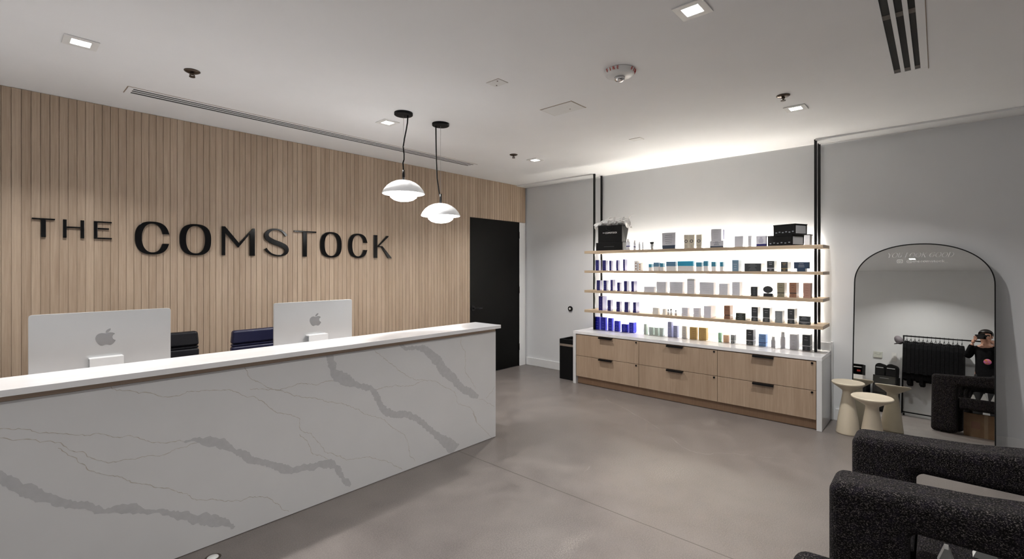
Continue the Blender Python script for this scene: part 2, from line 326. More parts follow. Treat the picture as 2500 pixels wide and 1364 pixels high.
PRODUCTS = [
  (1, 2.535, 0.046, 0.126, 0.05, 'bottle', 'white_blue', 'bottle', 'white square bottle with navy print right beside the black gift bag'),
  (1, 2.453, 0.029, 0.105, 0.05, 'bottle', 'white_blue', 'bottle', 'slim white bottle with navy mark, second from the black gift bag'),
  (1, 2.395, 0.022, 0.085, 0.05, 'bottle', 'white', 'bottle', 'thin white bottle on the top shelf, third from the black gift bag'),
  (1, 2.355, 0.018, 0.083, 0.05, 'bottle', 'white', 'bottle', 'thinnest white bottle on the top shelf, left of the black-capped tube'),
  (1, 2.255, 0.046, 0.08, 0.05, 'tube', 'grey', 'tube', 'small grey tube with a black cap on the top shelf'),
  (1, 2.063, 0.142, 0.166, 0.04, 'band', 'greybox_navy', 'box', 'large pale grey box with a navy bottom band on the top shelf'),
  (1, 1.881, 0.042, 0.136, 0.05, 'ring', 'cream', 'box', 'narrow cream box with half a ring showing, behind two cream ring boxes'),
  (1, 1.826, 0.051, 0.135, 0.04, 'ring', 'cream', 'box', 'cream box with a dark ring, middle one of three on the top shelf'),
  (1, 1.754, 0.052, 0.132, 0.04, 'ring', 'cream', 'box', 'cream box with a dark ring, right one of three on the top shelf'),
  (1, 1.584, 0.126, 0.063, 0.106, 'band', 'greybox_navy', 'box', 'low pale box with navy bottom band under the tall white box, top shelf'),
  (1, 1.383, 0.076, 0.101, 0.075, 'box', 'white', 'box', 'plain white box left of a slimmer white box on the top shelf'),
  (1, 1.289, 0.028, 0.101, 0.058, 'box', 'white', 'box', 'slim white box between two wider white boxes on the top shelf'),
  (1, 1.193, 0.081, 0.094, 0.041, 'band', 'white_navy', 'box', 'white box with navy base touching the stack of black boxes'),
  (2, 2.919, 0.043, 0.121, 0.05, 'box', 'navy', 'box', 'navy box behind the left front post on the second shelf from the top'),
  (2, 2.826, 0.043, 0.118, 0.05, 'box', 'navy', 'box', 'navy box, second from the left on the second shelf from the top'),
  (2, 2.748, 0.028, 0.113, 0.05, 'box', 'navy', 'box', 'narrow navy box, third from the left on the second shelf from the top'),
  (2, 2.661, 0.026, 0.118, 0.05, 'box', 'navy', 'box', 'narrowest navy box on the second shelf, fourth from the left'),
  (2, 2.576, 0.024, 0.126, 0.056, 'box', 'navy', 'box', 'tall navy box with lit lavender side on the second shelf from the top'),
  (2, 2.435, 0.036, 0.11, 0.05, 'dots', 'white_brown', 'box', 'white box with brown dots left of its shorter twin on the second shelf'),
  (2, 2.39, 0.038, 0.087, 0.05, 'dots', 'white_orange', 'box', 'short white box with orange dots on the second shelf'),
  (2, 2.27, 0.032, 0.073, 0.05, 'half', 'teal', 'box', 'smallest teal and white box, leftmost of the teal boxes'),
  (2, 2.201, 0.059, 0.088, 0.05, 'half', 'slate', 'box', 'teal and white box, second from the left among the teal boxes'),
  (2, 2.14, 0.036, 0.081, 0.05, 'half', 'teal', 'box', 'small teal and white box left of the first wide teal one'),
  (2, 2.041, 0.1, 0.097, 0.05, 'half', 'slate', 'box', 'wide slate blue and white box left of the widest bright teal box'),
  (2, 1.89, 0.159, 0.1, 0.043, 'half', 'brightteal', 'box', 'widest box with a bright teal upper half on the second shelf'),
  (2, 1.755, 0.055, 0.087, 0.05, 'half', 'teal', 'box', 'teal and white box directly right of the widest bright teal box'),
  (2, 1.688, 0.043, 0.099, 0.044, 'half', 'teal', 'box', 'tallest small teal and white box on the second shelf'),
  (2, 1.613, 0.04, 0.09, 0.046, 'half', 'teal', 'box', 'teal and white box, second from the right among the teal boxes'),
  (2, 1.54, 0.03, 0.089, 0.047, 'half', 'teal', 'box', 'rightmost teal and white box, left of the grey blue box'),
  (2, 1.414, 0.058, 0.107, 0.099, 'box', 'greyblue', 'box', 'tall grey blue box on the second shelf from the top'),
  (2, 1.263, 0.142, 0.073, 0.137, 'print', 'charcoal', 'box', 'wide charcoal box with pale print on the second shelf'),
  (2, 1.115, 0.06, 0.094, 0.101, 'stripe', 'charcoal_white', 'box', 'charcoal box with a white stripe on the second shelf'),
  (2, 1.006, 0.054, 0.085, 0.14, 'stripe', 'charcoal_gold', 'box', 'charcoal box with a gold stripe on the second shelf'),
  (2, 0.878, 0.064, 0.025, 0.086, 'box', 'darknavy', 'box', 'small dark navy box carrying a wider one on the second shelf'),
  (3, 2.904, 0.043, 0.115, 0.05, 'box', 'navy', 'box', 'navy box leftmost on the third shelf from the top'),
  (3, 2.816, 0.041, 0.116, 0.05, 'box', 'navy', 'box', 'navy box, second from the left on the third shelf'),
  (3, 2.731, 0.031, 0.125, 0.06, 'box', 'navy', 'box', 'tallest navy box with a bright blue side on the third shelf'),
  (3, 2.644, 0.033, 0.097, 0.05, 'box', 'navy', 'box', 'shortest navy box on the third shelf'),
  (3, 2.558, 0.038, 0.114, 0.06, 'box', 'navy', 'box', 'navy box with lavender side, second from the right of the third shelf blues'),
  (3, 2.472, 0.032, 0.114, 0.078, 'box', 'navy', 'box', 'navy box nearest the pale grey boxes on the third shelf'),
  (3, 2.281, 0.114, 0.059, 0.05, 'box', 'palegrey', 'box', 'lowest pale grey box on the third shelf, leftmost of the grey ones'),
  (3, 2.146, 0.1, 0.115, 0.05, 'print', 'palegrey', 'box', 'pale grey box, second of the grey ones on the third shelf'),
  (3, 1.986, 0.135, 0.116, 0.062, 'print', 'palegrey', 'box', 'wide pale grey box left of the tallest grey box, third shelf'),
  (3, 1.836, 0.073, 0.151, 0.046, 'band2', 'palegrey_top', 'box', 'tallest pale grey box with a darker top band on the third shelf'),
  (3, 1.68, 0.135, 0.118, 0.068, 'print', 'palegrey', 'box', 'wide pale grey box right of the tallest grey box, third shelf'),
  (3, 1.523, 0.079, 0.109, 0.071, 'print', 'palegrey', 'box', 'pale grey box, second from the right of the grey ones, third shelf'),
  (3, 1.409, 0.068, 0.127, 0.092, 'print', 'palegrey', 'box', 'rightmost pale grey box, before the black ones on the third shelf'),
  (3, 1.251, 0.058, 0.087, 0.073, 'print', 'black', 'box', 'black box left of the round black compact on the third shelf'),
  (3, 1.034, 0.058, 0.128, 0.107, 'stripe', 'olive', 'box', 'olive grey box with a dark line on the third shelf'),
  (3, 0.94, 0.054, 0.13, 0.114, 'stripe', 'copper', 'box', 'copper brown box between the olive and pink brown boxes'),
  (3, 0.834, 0.056, 0.13, 0.071, 'print', 'pinkbrown', 'box', 'pink brown box beside the right front post on the third shelf'),
  (4, 2.873, 0.051, 0.162, 0.099, 'box', 'navy', 'box', 'tallest navy box with a lavender side, leftmost on the fourth shelf'),
  (4, 2.763, 0.043, 0.124, 0.05, 'box', 'navy', 'box', 'navy box right against the tallest one on the fourth shelf'),
  (4, 2.649, 0.044, 0.111, 0.05, 'box', 'navy', 'box', 'navy box standing alone in the middle of the fourth shelf blues'),
  (4, 2.548, 0.047, 0.112, 0.05, 'box', 'navy', 'box', 'navy box, second from the right of the fourth shelf blues'),
  (4, 2.449, 0.036, 0.114, 0.08, 'box', 'navy', 'box', 'navy box with a pale lavender side ending the fourth shelf blues'),
  (4, 2.208, 0.064, 0.068, 0.04, 'box', 'offwhite', 'box', 'small off-white box leftmost of the pale things on the fourth shelf'),
  (4, 2.115, 0.031, 0.061, 0.05, 'box', 'offwhite', 'box', 'faint narrow off-white box left of the tiny dropper bottles'),
  (4, 1.896, 0.061, 0.086, 0.057, 'box', 'lilacwhite', 'box', 'lilac white box right of the tiny dropper bottles'),
  (4, 1.779, 0.059, 0.089, 0.054, 'box', 'lilacwhite', 'box', 'low lilac white box, second right of the tiny dropper bottles'),
  (4, 1.672, 0.07, 0.115, 0.142, 'box', 'lilacwhite', 'box', 'tall lilac white box with a deep side left of the brown box'),
  (4, 1.488, 0.054, 0.129, 0.096, 'stripe', 'copper', 'box', 'copper brown box on the fourth shelf'),
  (4, 1.367, 0.086, 0.066, 0.154, 'print', 'blackgreen', 'box', 'low black green box left of two tall black boxes, fourth shelf'),
  (4, 1.247, 0.055, 0.129, 0.094, 'stripe', 'black_grey', 'box', 'tall black box directly right of the low black green box'),
  (4, 1.15, 0.057, 0.126, 0.099, 'stripe', 'black_grey', 'box', 'tall black box left of the grey box on the fourth shelf'),
  (4, 1.051, 0.059, 0.105, 0.095, 'print', 'midgrey', 'box', 'mid grey box between tall black boxes on the fourth shelf'),
  (4, 0.954, 0.053, 0.129, 0.121, 'stripe', 'black_grey', 'box', 'tall black box right of the grey box on the fourth shelf'),
  (4, 0.854, 0.082, 0.072, 0.05, 'stripe', 'black_grey', 'box', 'low wide black box at the right end of the fourth shelf'),
  (5, 3.023, 0.068, 0.149, 0.05, 'box', 'blue', 'box', 'vivid blue box behind the left front post on the cabinet top'),
  (5, 2.937, 0.063, 0.15, 0.04, 'box', 'blue', 'box', 'vivid blue box, second from the left on the cabinet top'),
  (5, 2.844, 0.052, 0.147, 0.04, 'box', 'blue', 'box', 'vivid blue box, third from the left on the cabinet top'),
  (5, 2.757, 0.059, 0.12, 0.04, 'print', 'blue', 'box', 'vivid blue box with printed bands, fourth on the cabinet top'),
  (5, 2.658, 0.07, 0.09, 0.04, 'print', 'blue', 'box', 'lowest vivid blue box on the cabinet top'),
  (5, 2.572, 0.056, 0.115, 0.072, 'print', 'blue', 'box', 'blue box with pale side ending the row on the cabinet top'),
  (5, 2.404, 0.031, 0.113, 0.05, 'box', 'mint', 'box', 'tallest pale mint box on the cabinet top'),
  (5, 2.334, 0.047, 0.085, 0.05, 'box', 'mint', 'box', 'wide pale mint box beside the tallest mint one'),
  (5, 2.274, 0.038, 0.085, 0.05, 'box', 'mint', 'box', 'pale mint box, third of four on the cabinet top'),
  (5, 2.217, 0.039, 0.086, 0.05, 'box', 'mint', 'box', 'rightmost pale mint box left of the lavender pair'),
  (5, 2.124, 0.041, 0.159, 0.05, 'box', 'lavender', 'box', 'tall lavender box on the cabinet top'),
  (5, 2.062, 0.042, 0.122, 0.053, 'box', 'lavender', 'box', 'shorter lavender box touching the tall lavender one'),
  (5, 1.967, 0.043, 0.126, 0.05, 'box', 'offwhite', 'box', 'off-white box between the lavender and gold boxes'),
  (5, 1.872, 0.071, 0.124, 0.04, 'print', 'gold', 'box', 'gold box, left one of the pair on the cabinet top'),
  (5, 1.777, 0.074, 0.126, 0.057, 'print', 'gold', 'box', 'gold box, right one of the pair on the cabinet top'),
  (5, 1.609, 0.025, 0.091, 0.04, 'box', 'green', 'box', 'small light green box on the cabinet top'),
  (5, 1.55, 0.046, 0.072, 0.04, 'box', 'peach', 'box', 'small peach box between green and striped boxes'),
  (5, 1.486, 0.034, 0.08, 0.05, 'stripe', 'stripedgrey', 'box', 'small striped grey box on the cabinet top'),
  (5, 1.332, 0.061, 0.146, 0.085, 'stripe', 'charcoal_white', 'box', 'tall dark charcoal box left of the light blue box, cabinet top'),
  (5, 1.223, 0.06, 0.113, 0.066, 'stripe', 'lightblue', 'box', 'light blue box with a darker line on the cabinet top'),
  (5, 1.133, 0.034, 0.099, 0.05, 'bottle', 'white', 'bottle', 'short white bottle right of the light blue box'),
  (5, 1.055, 0.04, 0.148, 0.05, 'bottle', 'white', 'bottle', 'tall white bottle with a cap on the cabinet top'),
  (5, 0.967, 0.058, 0.135, 0.084, 'box', 'whitegrey', 'box', 'white box between the tall white bottle and the last dark box'),
  (5, 0.868, 0.058, 0.141, 0.102, 'stripe', 'black_grey', 'box', 'dark box with white base print beside the right front post'),
]

# =================================================================== ROOM
bm = NB(); box(bm, XB - .1, XW + .1, YS - .1, YW + .1, -.08, 0); structure(obj('floor', bm, 'floor'), 'grey brown polished concrete floor with a saw-cut joint', 'floor')
bm = NB(); box(bm, XB - .1, XW + .1, YS - .1, YW + .1, H, H + .1); structure(obj('ceiling', bm, 'ceiling'), 'smooth off-white painted ceiling', 'ceiling')
bm = NB(); box(bm, XW, XW + .1, YS - .1, YW + .1, 0, H); structure(obj('wall_right', bm, 'wall'), 'white wall behind the lit shelves and mirror', 'wall')
bm = NB(); box(bm, XB - .1, XW, YW, YW + .1, 0, H); structure(obj('wall_back', bm, 'wall'), 'white wall under the oak slat cladding', 'wall')
bm = NB(); box(bm, XB - .1, XB, YS - .1, YW, 0, H); structure(obj('wall_left', bm, 'wall'), 'white wall opposite the mirror', 'wall')
bm = NB(); box(bm, XB, XW, YS - .1, YS, 0, H); structure(obj('wall_front', bm, 'wall'), 'white side wall past the armchairs', 'wall')

# oak slat cladding on the back wall: real slats on a backing board, cut away round the door
DX0, DX1, DZ = 3.935, 4.866, 1.972
bm = NB()
yb, yf = YW - .001, YW - .030
def slat(x0, x1, z0):
    box(bm, x0, x1, yf, yb, z0, H - .002)
x = XB + .002
box(bm, XB + .001, DX0, YW - .0245, YW - .0005, .0, H - .001); box(bm, DX0, 4.985, YW - .0245, YW - .0005, DZ + .001, H - .001)
while x < 4.985:
    x1 = min(x + SLAT - .0032, 4.985)
    if x1 <= DX0: slat(x, x1, .0)
    elif x >= DX0: slat(x, x1, DZ)
    else:
        slat(x, DX0, .0); slat(DX0, x1, DZ)
    x += SLAT
structure(obj('trim_1', bm, 'slat'), 'vertical oak slat cladding over the back wall', 'cladding')
# white strip of wall between door and corner
structure(bxo('trim_2', (DX1 + .004, 5.0, YW - .02, YW - .0005, 0, DZ - .002), 'trim', bevel=.002), 'white casing beside the black door', 'trim')
structure(bxo('trim_3', (4.80, XW - .0005, 3.06, YW - .032, H - .014, H - .0005), 'trim'), 'thin ceiling reveal left of the shelf posts', 'trim')
structure(bxo('trim_4', (4.80, XW - .0005, YS + .01, .79, H - .014, H - .0005), 'trim'), 'thin ceiling reveal right of the shelf posts', 'trim')
# baseboards
structure(bxo('baseboard_right', (XW - .015, XW - .0005, 3.46, YW - .025, .0, .105), 'trim', bevel=.003), 'white baseboard between door and waste bin', 'baseboard')
structure(bxo('baseboard_right', (XW - .015, XW - .0005, YS + .01, .672, .0, .105), 'trim', bevel=.003), 'white baseboard behind the leaning mirror', 'baseboard')
structure(bxo('baseboard_left', (XB + .0005, XB + .015, YS + .01, 1.95, .0, .105), 'trim', bevel=.003), 'white baseboard opposite the mirror', 'baseboard')
# door: black leaf, lever handle, deadbolt, hinges
door = thing('door_1', 'black flush door at the end of the oak slat wall', 'door', (4.40, YW, 0)); door['kind'] = 'structure'
bxo('leaf', (DX0 + .006, DX1 - .006, YW - .014, YW - .001, .006, DZ - .006), 'door', door, .002)
bm = NB(); box(bm, DX0, DX0 + .006, YW - .018, YW - .0005, 0, DZ); box(bm, DX1 - .006, DX1 + .004, YW - .018, YW - .0005, 0, DZ); box(bm, DX0, DX1, YW - .018, YW - .0005, DZ - .006, DZ)
obj('frame', bm, 'door', door)
bm = NB(); tube(bm, (4.0, YW - .0135, .846), (4.0, YW - .024, .846), .032, 24); tube(bm, (4.0, YW - .022, .846), (4.0, YW - .06, .846), .011)
path(bm, [(4.0, YW - .055, .846), (4.04, YW - .058, .846), (4.12, YW - .056, .842)], .009)
obj('lever_handle', bm, 'black', door)
bm = NB()
for hz in (.22, 1.0, 1.75): tube(bm, (DX1 - .004, YW - .022, hz), (DX1 - .004, YW - .022, hz + .09), .007)
obj('hinge', bm, 'black', door)

# =================================================================== CEILING FITTINGS
def downlight(cx, cy, label):
    t = thing('recessed_downlight', label, 'ceiling light', (cx, cy, H), 'square recessed downlights')
    a, b_ = .066, .036
    bm = NB()
    place = lambda u, v, z: (cx + u, cy + v, z)
    sq = lambda s: [(-s, -s), (s, -s), (s, s), (-s, s)]
    ring_prism(bm, sq(a), sq(b_), place, H - .006, H - .0004)
    obj('trim_ring', bm, 'white_plastic', t, .0015)
    bm = NB(); box(bm, cx - b_ + .001, cx + b_ - .001, cy - b_ + .001, cy + b_ - .001, H - .0035, H - .0008)
    obj('lit_pane', bm, 'pane', t)
    ld = bpy.data.lights.new('downlight_beam', 'AREA'); ld.shape = 'SQUARE'; ld.size = .065; ld.energy = DOWNLIGHT_W; ld.color = (1.0, .97, .93); ld.spread = math.radians(125)
    lo = bpy.data.objects.new('downlight_beam', ld); COL.objects.link(lo); lo.location = (cx, cy, H - .0075); lo.parent = t; lo.matrix_parent_inverse = Matrix.Translation(-t.location)
downlight(.296, 3.16, 'square downlight nearest the start of the long slot vent')
downlight(2.046, 3.145, 'square downlight left of the pendant canopies')
downlight(3.79, 3.105, 'farthest square downlight, near the shelf corner')
downlight(2.04, .79, 'square downlight cut by the top edge of the photo')
downlight(3.785, .74, 'square downlight in front of the right shelf posts')
downlight(.30, .79, 'square downlight over the space in front of the desk, seen only in the mirror')
for cx, cy in ((.30, -1.5),): downlight(cx, cy, 'added unseen square downlight over the seating side, out of the frame')  # unseen lamp added to light the off-frame part of the room

def sprinkler(cx, cy, label):
    t = thing('fire_sprinkler', label, 'sprinkler', (cx, cy, H), 'ceiling sprinklers')
    bm = NB(); lathe(bm, [(0, H - .0005), (.040, H - .0005), (.040, H - .004), (.030, H - .010), (.012, H - .012), (0, H - .012)], cx, cy, 32); obj('escutcheon', bm, 'bronze', t)
    bm = NB(); tube(bm, (cx, cy, H - .011), (cx, cy, H - .022), .010); path(bm, [(cx - .008, cy, H - .020), (cx - .012, cy, H - .026), (cx, cy, H - .033)], .003); path(bm, [(cx + .008, cy, H - .020), (cx + .012, cy, H - .026), (cx, cy, H - .033)], .003)
    obj('frame', bm, 'bronze', t)
    bm = NB(); tube(bm, (cx, cy, H - .032), (cx, cy, H - .036), .015, 16); obj('deflector', bm, 'bronze', t)
sprinkler(.765, 3.15, 'bronze sprinkler above the slot vent, nearest the wood wall letters')
sprinkler(3.456, .747, 'bronze sprinkler next to the downlight by the right posts')
sprinkler(3.468, 3.117, 'tiny bronze sprinkler left of the farthest downlight')

def stroke(bm, pts, r, mi=0, n=4): path(bm, pts, r, n, mi)
# fire strobe with red FIRE lettering
fx, fy = 2.40, 1.345
t = thing('fire_strobe', 'round white ceiling fire strobe with red FIRE lettering', 'fire alarm', (fx, fy, H))
bm = NB(); lathe(bm, [(0, H - .0005), (.087, H - .0005), (.089, H - .004), (.078, H - .025), (.060, H - .034), (0, H - .038)], fx, fy, 56); obj('housing', bm, 'white_plastic', t)
bm = NB(); lathe(bm, [(0, H - .037), (.030, H - .037), (.028, H - .052), (.015, H - .062), (0, H - .063)], fx, fy, 24); obj('strobe_lens', bm, 'chrome', t)
def txt(s, size, extr=.0006, shear=0.0, space=1.0):
    cu = bpy.data.curves.new('t', 'FONT'); cu.body = s; cu.size = size; cu.extrude = extr; cu.align_x = 'CENTER'; cu.align_y = 'CENTER'; cu.shear = shear; cu.space_character = space
    o = bpy.data.objects.new('t', cu); COL.objects.link(o); bpy.context.view_layer.update()
    me = bpy.data.meshes.new_from_object(o.evaluated_get(bpy.context.evaluated_depsgraph_get()))
    bpy.data.objects.remove(o); bpy.data.curves.remove(cu); return me
def txt_obj(name, s, size, mtx, m, parent=None, extr=.0006, shear=0.0, sx=1.0, space=1.0):
    me = txt(s, size, extr, shear, space); me.transform(Matrix.Scale(sx, 4, (1, 0, 0))); me.transform(mtx); me.materials.clear(); me.materials.append(M[m]); me.name = name
    o = bpy.data.objects.new(name, me); COL.objects.link(o)
    if parent:
        o.parent = parent; o.matrix_parent_inverse = Matrix.Translation(-parent.location) if parent.type == 'EMPTY' else Matrix()
    return o
def frame(origin, ux, uy):
    ux, uy = Vector(ux).normalized(), Vector(uy).normalized(); uz = ux.cross(uy)
    m = Matrix((ux, uy, uz)).transposed().to_4x4(); m.translation = Vector(origin); return m
# lettering runs round the sloping rim, readable from the desk side of the room
for i, ch in enumerate('FIRE'):
    a = math.radians(180 + (i - 1.5) * 15)
    rad = Vector((math.cos(a), math.sin(a), 0)); tan = Vector((-math.sin(a), math.cos(a), 0))
    p = Vector((fx, fy, H - .0135)) + rad * .0862
    txt_obj('printed_letter', ch, .025, frame(p, tan, (rad * .45 + Vector((0, 0, 1)))), 'red', t, .0014)
for i, ch in enumerate('FIRE'):
    a = math.radians(282 + (i - 1.5) * 15)
    rad = Vector((math.cos(a), math.sin(a), 0)); tan = Vector((-math.sin(a), math.cos(a), 0))
    p = Vector((fx, fy, H - .0135)) + rad * .0862
    txt_obj('printed_letter', ch, .025, frame(p, tan, (rad * .45 + Vector((0, 0, 1)))), 'red', t, .0014)

def panel(x0, x1, y0, y1, label, dots=(), gap=.006, name='access_panel', drop=.004):
    t = thing(name, label, 'ceiling panel', ((x0 + x1) / 2, (y0 + y1) / 2, H))
    place = lambda u, v, z: (u, v, z)
    R = lambda e: [(x0 - e, y0 - e), (x1 + e, y0 - e), (x1 + e, y1 + e), (x0 - e, y1 + e)]
    bm = NB(); ring_prism(bm, R(gap), R(0), place, H - .0012, H - .0002); obj('shadow_gap', bm, 'ash_strip', t)
    bm = NB(); box(bm, x0, x1, y0, y1, H - drop, H - .0003); obj('cover', bm, 'ceiling' if name == 'cover_plate' else 'white_plastic', t, .001)
    for dx, dy in dots:
        bm = NB(); tube(bm, (dx, dy, H - drop), (dx, dy, H - drop - .002), .004, 10); obj('screw', bm, 'bronze', t)
panel(2.012, 2.095, 1.93, 2.03, 'small white ceiling plate with two dark screws', ((2.03, 1.955), (2.075, 2.005)), .0015)
panel(2.615, 2.785, 1.83, 2.09, 'larger white ceiling access panel with dark shadow edges', ((2.73, 1.92),), .006)
panel(3.735, 3.815, 1.90, 2.0, 'smallest ceiling plate, toward the lit shelves', (), .0015)

def slot_vent(name, x0, x1, y0, y1, slots, label, cap0=.03, clips=()):
    t = thing('slot_diffuser', label, 'air vent', ((x0 + x1) / 2, (y0 + y1) / 2, H))
    bm = NB()
    ys = []
    edges = [y0]
    for a, b_ in slots: edges += [a, b_]
    edges.append(y1)
    for i in range(0, len(edges), 2): box(bm, x0, x1, edges[i], edges[i + 1], H - .004, H - .0004)
    box(bm, x0, x0 + cap0, y0 + .001, y1 - .001, H - .0045, H - .0004); box(bm, x1 - cap0, x1, y0 + .001, y1 - .001, H - .0045, H - .0004)
    obj('flange', bm, 'ceiling', t)
    for a, b_ in slots:
        bm = NB(); box(bm, x0 + cap0 + .001, x1 - cap0 - .001, a + .0005, b_ - .0005, H - .0018, H - .0006); obj('slot', bm, 'slot', t)
    for cx in clips:
        for a, b_ in slots:
            bm = NB(); box(bm, cx, cx + .05, a + .001, b_ - .001, H - .0030, H - .0019); obj('clip', bm, 'bronze', t)
    bm = NB(); box(bm, x0 - .004, x0, y0, y1, H - .002, H - .0003); box(bm, x0, x1, y0 - .003, y0, H - .002, H - .0003); box(bm, x1, x1 + .003, y0, y1, H - .002, H - .0003)
    obj('edge_line', bm, 'ash_strip', t)
slot_vent('a', .565, 3.535, 3.705, 3.855, [(3.728, 3.752), (3.767, 3.791), (3.806, 3.834)], 'long three-slot ceiling diffuser running along the oak slat wall', .028)
slot_vent('b', 1.5, 3.53, .041, .225, [(.072, .096), (.113, .140), (.157, .186)], 'wide three-slot ceiling diffuser at the top right of the photo', .04, clips=(2.66, 3.43))

# =================================================================== PENDANTS
def pendant(px, py, zrim, cordtop, label, wig, cordx):
    t = thing('pendant_lamp', label, 'pendant lamp', (px, py, H), 'pendants over the reception desk')
    bm = NB(); lathe(bm, [(0, H - .0005), (.066, H - .0005), (.066, H - .016), (.062, H - .019), (0, H - .019)], px, py, 40); obj('canopy', bm, 'black_matte', t)
    bm = NB()
    zt = zrim + .105
    pts = [(px + wx, py + wy, H - .019 + (zt + .052 - (H - .019)) * k) for k, wx, wy in wig]
    path(bm, pts, .0048, 8); obj('cord', bm, 'black_matte', t)
    bm = NB(); tube(bm, (px, py, zt + .065), (px, py, H - .018), .0012, 6); obj('suspension_wire', bm, 'steel', t)
    bm = NB(); tube(bm, (px, py, zt - .012), (px, py, zt + .066), .009, 12); obj('stem', bm, 'black', t)
    # outer glazed shade: shallow dome with an inner skin
    R_ = .153
    out = [(0.0, zrim + .098), (.03, zrim + .0965), (.06, zrim + .090), (.09, zrim + .076), (.118, zrim + .055), (.140, zrim + .028), (R_, zrim)]
    inn = [(R_ - .004, zrim - .003), (.146, zrim + .004), (.134, zrim + .024), (.112, zrim + .046), (.086, zrim + .064), (.05, zrim + .08), (0, zrim + .085)]
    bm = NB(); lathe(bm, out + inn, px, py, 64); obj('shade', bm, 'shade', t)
    # lit opal bowl
    bowl = [(0, zrim + .045), (.05, zrim + .043), (.085, zrim + .03), (.100, zrim + .008), (.100, zrim - .008), (.092, zrim - .028), (.07, zrim - .044), (.04, zrim - .053), (0, zrim - .056)]
    bm = NB(); lathe(bm, bowl, px, py, 64); obj('glass_bowl', bm, 'opal', t)
wigA = [(0, .022, -.022), (.12, .020, -.02), (.25, .014, -.014), (.4, .006, -.004), (.55, .0, .004), (.68, .004, 0), (.78, .004, 0), (.84, -.003, .002), (.92, -.001, .001), (1, 0, 0)]
wigB = [(0, -.026, .026), (.2, -.026, .024), (.45, -.025, .022), (.62, -.022, .020), (.75, -.020, .018), (.88, -.012, .012), (.96, -.008, .008), (1, -.005, .005)]
pendant(2.0, 2.87, 1.885, 0, 'white dome pendant lamp hanging higher, on the left', wigA, 0)
pendant(2.343, 2.87, 1.752, 0, 'white dome pendant lamp hanging lower, on the right', wigB, 0)

# =================================================================== WALL LETTERS
YL = YW - .0305
def P2(u, v, t): return (u, t, v)
def letter(label, parts):
    bm = NB()
    for kind, *a in parts:
        if kind == 'poly': prism(bm, a[0], P2, YL - .018, YL)
        elif kind == 'ring': ring_prism(bm, a[0], a[1], P2, YL - .018, YL)
    # stand-off pins to the slats
    xs = [v.co.x for v in bm.verts]; zs = [v.co.z for v in bm.verts]
    cands = sorted(bm.verts, key=lambda v: v.co.z)
    for v in (cands[2], cands[-3]):
        pass
    o = obj('sign_letter', bm, 'letter', bevel=.0012)
    return tag(o, label, 'sign letter', 'raised black letters on the slat wall')
def rect(x0, x1, z0, z1): return ('poly', [(x0, z0), (x1, z0), (x1, z1), (x0, z1)])
def sup(cx, cz, a, b_, e=2.6, n=56, t0=0, t1=2 * PI, closed=True):
    out = []
    for i in range(n if closed else n + 1):
        t = t0 + (t1 - t0) * i / n
        c, s = math.cos(t), math.sin(t)
        out.append((cx + a * math.copysign(abs(c) ** (2 / e), c), cz + b_ * math.copysign(abs(s) ** (2 / e), s)))
    return out
def glyph_O(x0, x1, z0, z1, tw, th, label):
    cx, cz = (x0 + x1) / 2, (z0 + z1) / 2; a, b_ = (x1 - x0) / 2, (z1 - z0) / 2
    letter(label, [('ring', sup(cx, cz, a, b_), sup(cx, cz, a - tw, b_ - th, 2.3))])
def glyph_C(x0, x1, z0, z1, tw, th, label):
    cx, cz = (x0 + x1) / 2, (z0 + z1) / 2; a, b_ = (x1 - x0) / 2, (z1 - z0) / 2
    g = math.radians(17)
    o = sup(cx, cz, a, b_, 2.5, 60, g, 2 * PI - g, False); i = sup(cx, cz, a - tw, b_ - th, 2.2, 60, g * 1.35, 2 * PI - g * 1.35, False)
    # quads strip with flat terminals
    zt = cz + .031; zb_ = cz - .039
    o = [p for p in o if not (p[0] > cx and zb_ < p[1] < zt)]; i = [p for p in i if not (p[0] > cx and zb_ < p[1] < zt)]
    poly = [(x1 + .000, zt)] + o + [(x1 + .000, zb_), (x1 - tw - .002, zb_)] + i[::-1] + [(x1 - tw - .002, zt)]
    letter(label, [('poly', poly)])
Z0, Z1 = 1.449, 1.681
s0, s1 = 1.546, 1.666
letter('small black letter T at the start of the first word', [rect(.168, .274, s1 - .009, s1), rect(.209, .232, s0, s1 - .009)])
letter('small black letter H in the middle of the first word', [rect(.311, .329, s0, s1), rect(.396, .415, s0, s1), rect(.329, .396, s0 + .066, s0 + .075)])
letter('small black letter E ending the first word', [rect(.463, .482, s0, s1), rect(.482, .557, s1 - .009, s1), rect(.482, .542, s0 + .066, s0 + .075), rect(.482, .557, s0, s0 + .009)])
glyph_C(.683, .886, Z0 - .003, Z1 + .004, .040, .015, 'large black letter C that starts the second word')
glyph_O(.950, 1.158, Z0 - .004, Z1 + .004, .041, .015, 'large black letter O between C and M')
letter('large black letter M in the second word', [('poly', [(1.233, Z0), (1.257, Z0), (1.257, 1.632), (1.352, 1.513), (1.440, 1.632), (1.440, Z0), (1.478, Z0), (1.478, Z1 - .004), (1.462, Z1 - .004), (1.357, 1.552), (1.256, Z1), (1.233, Z1)])])
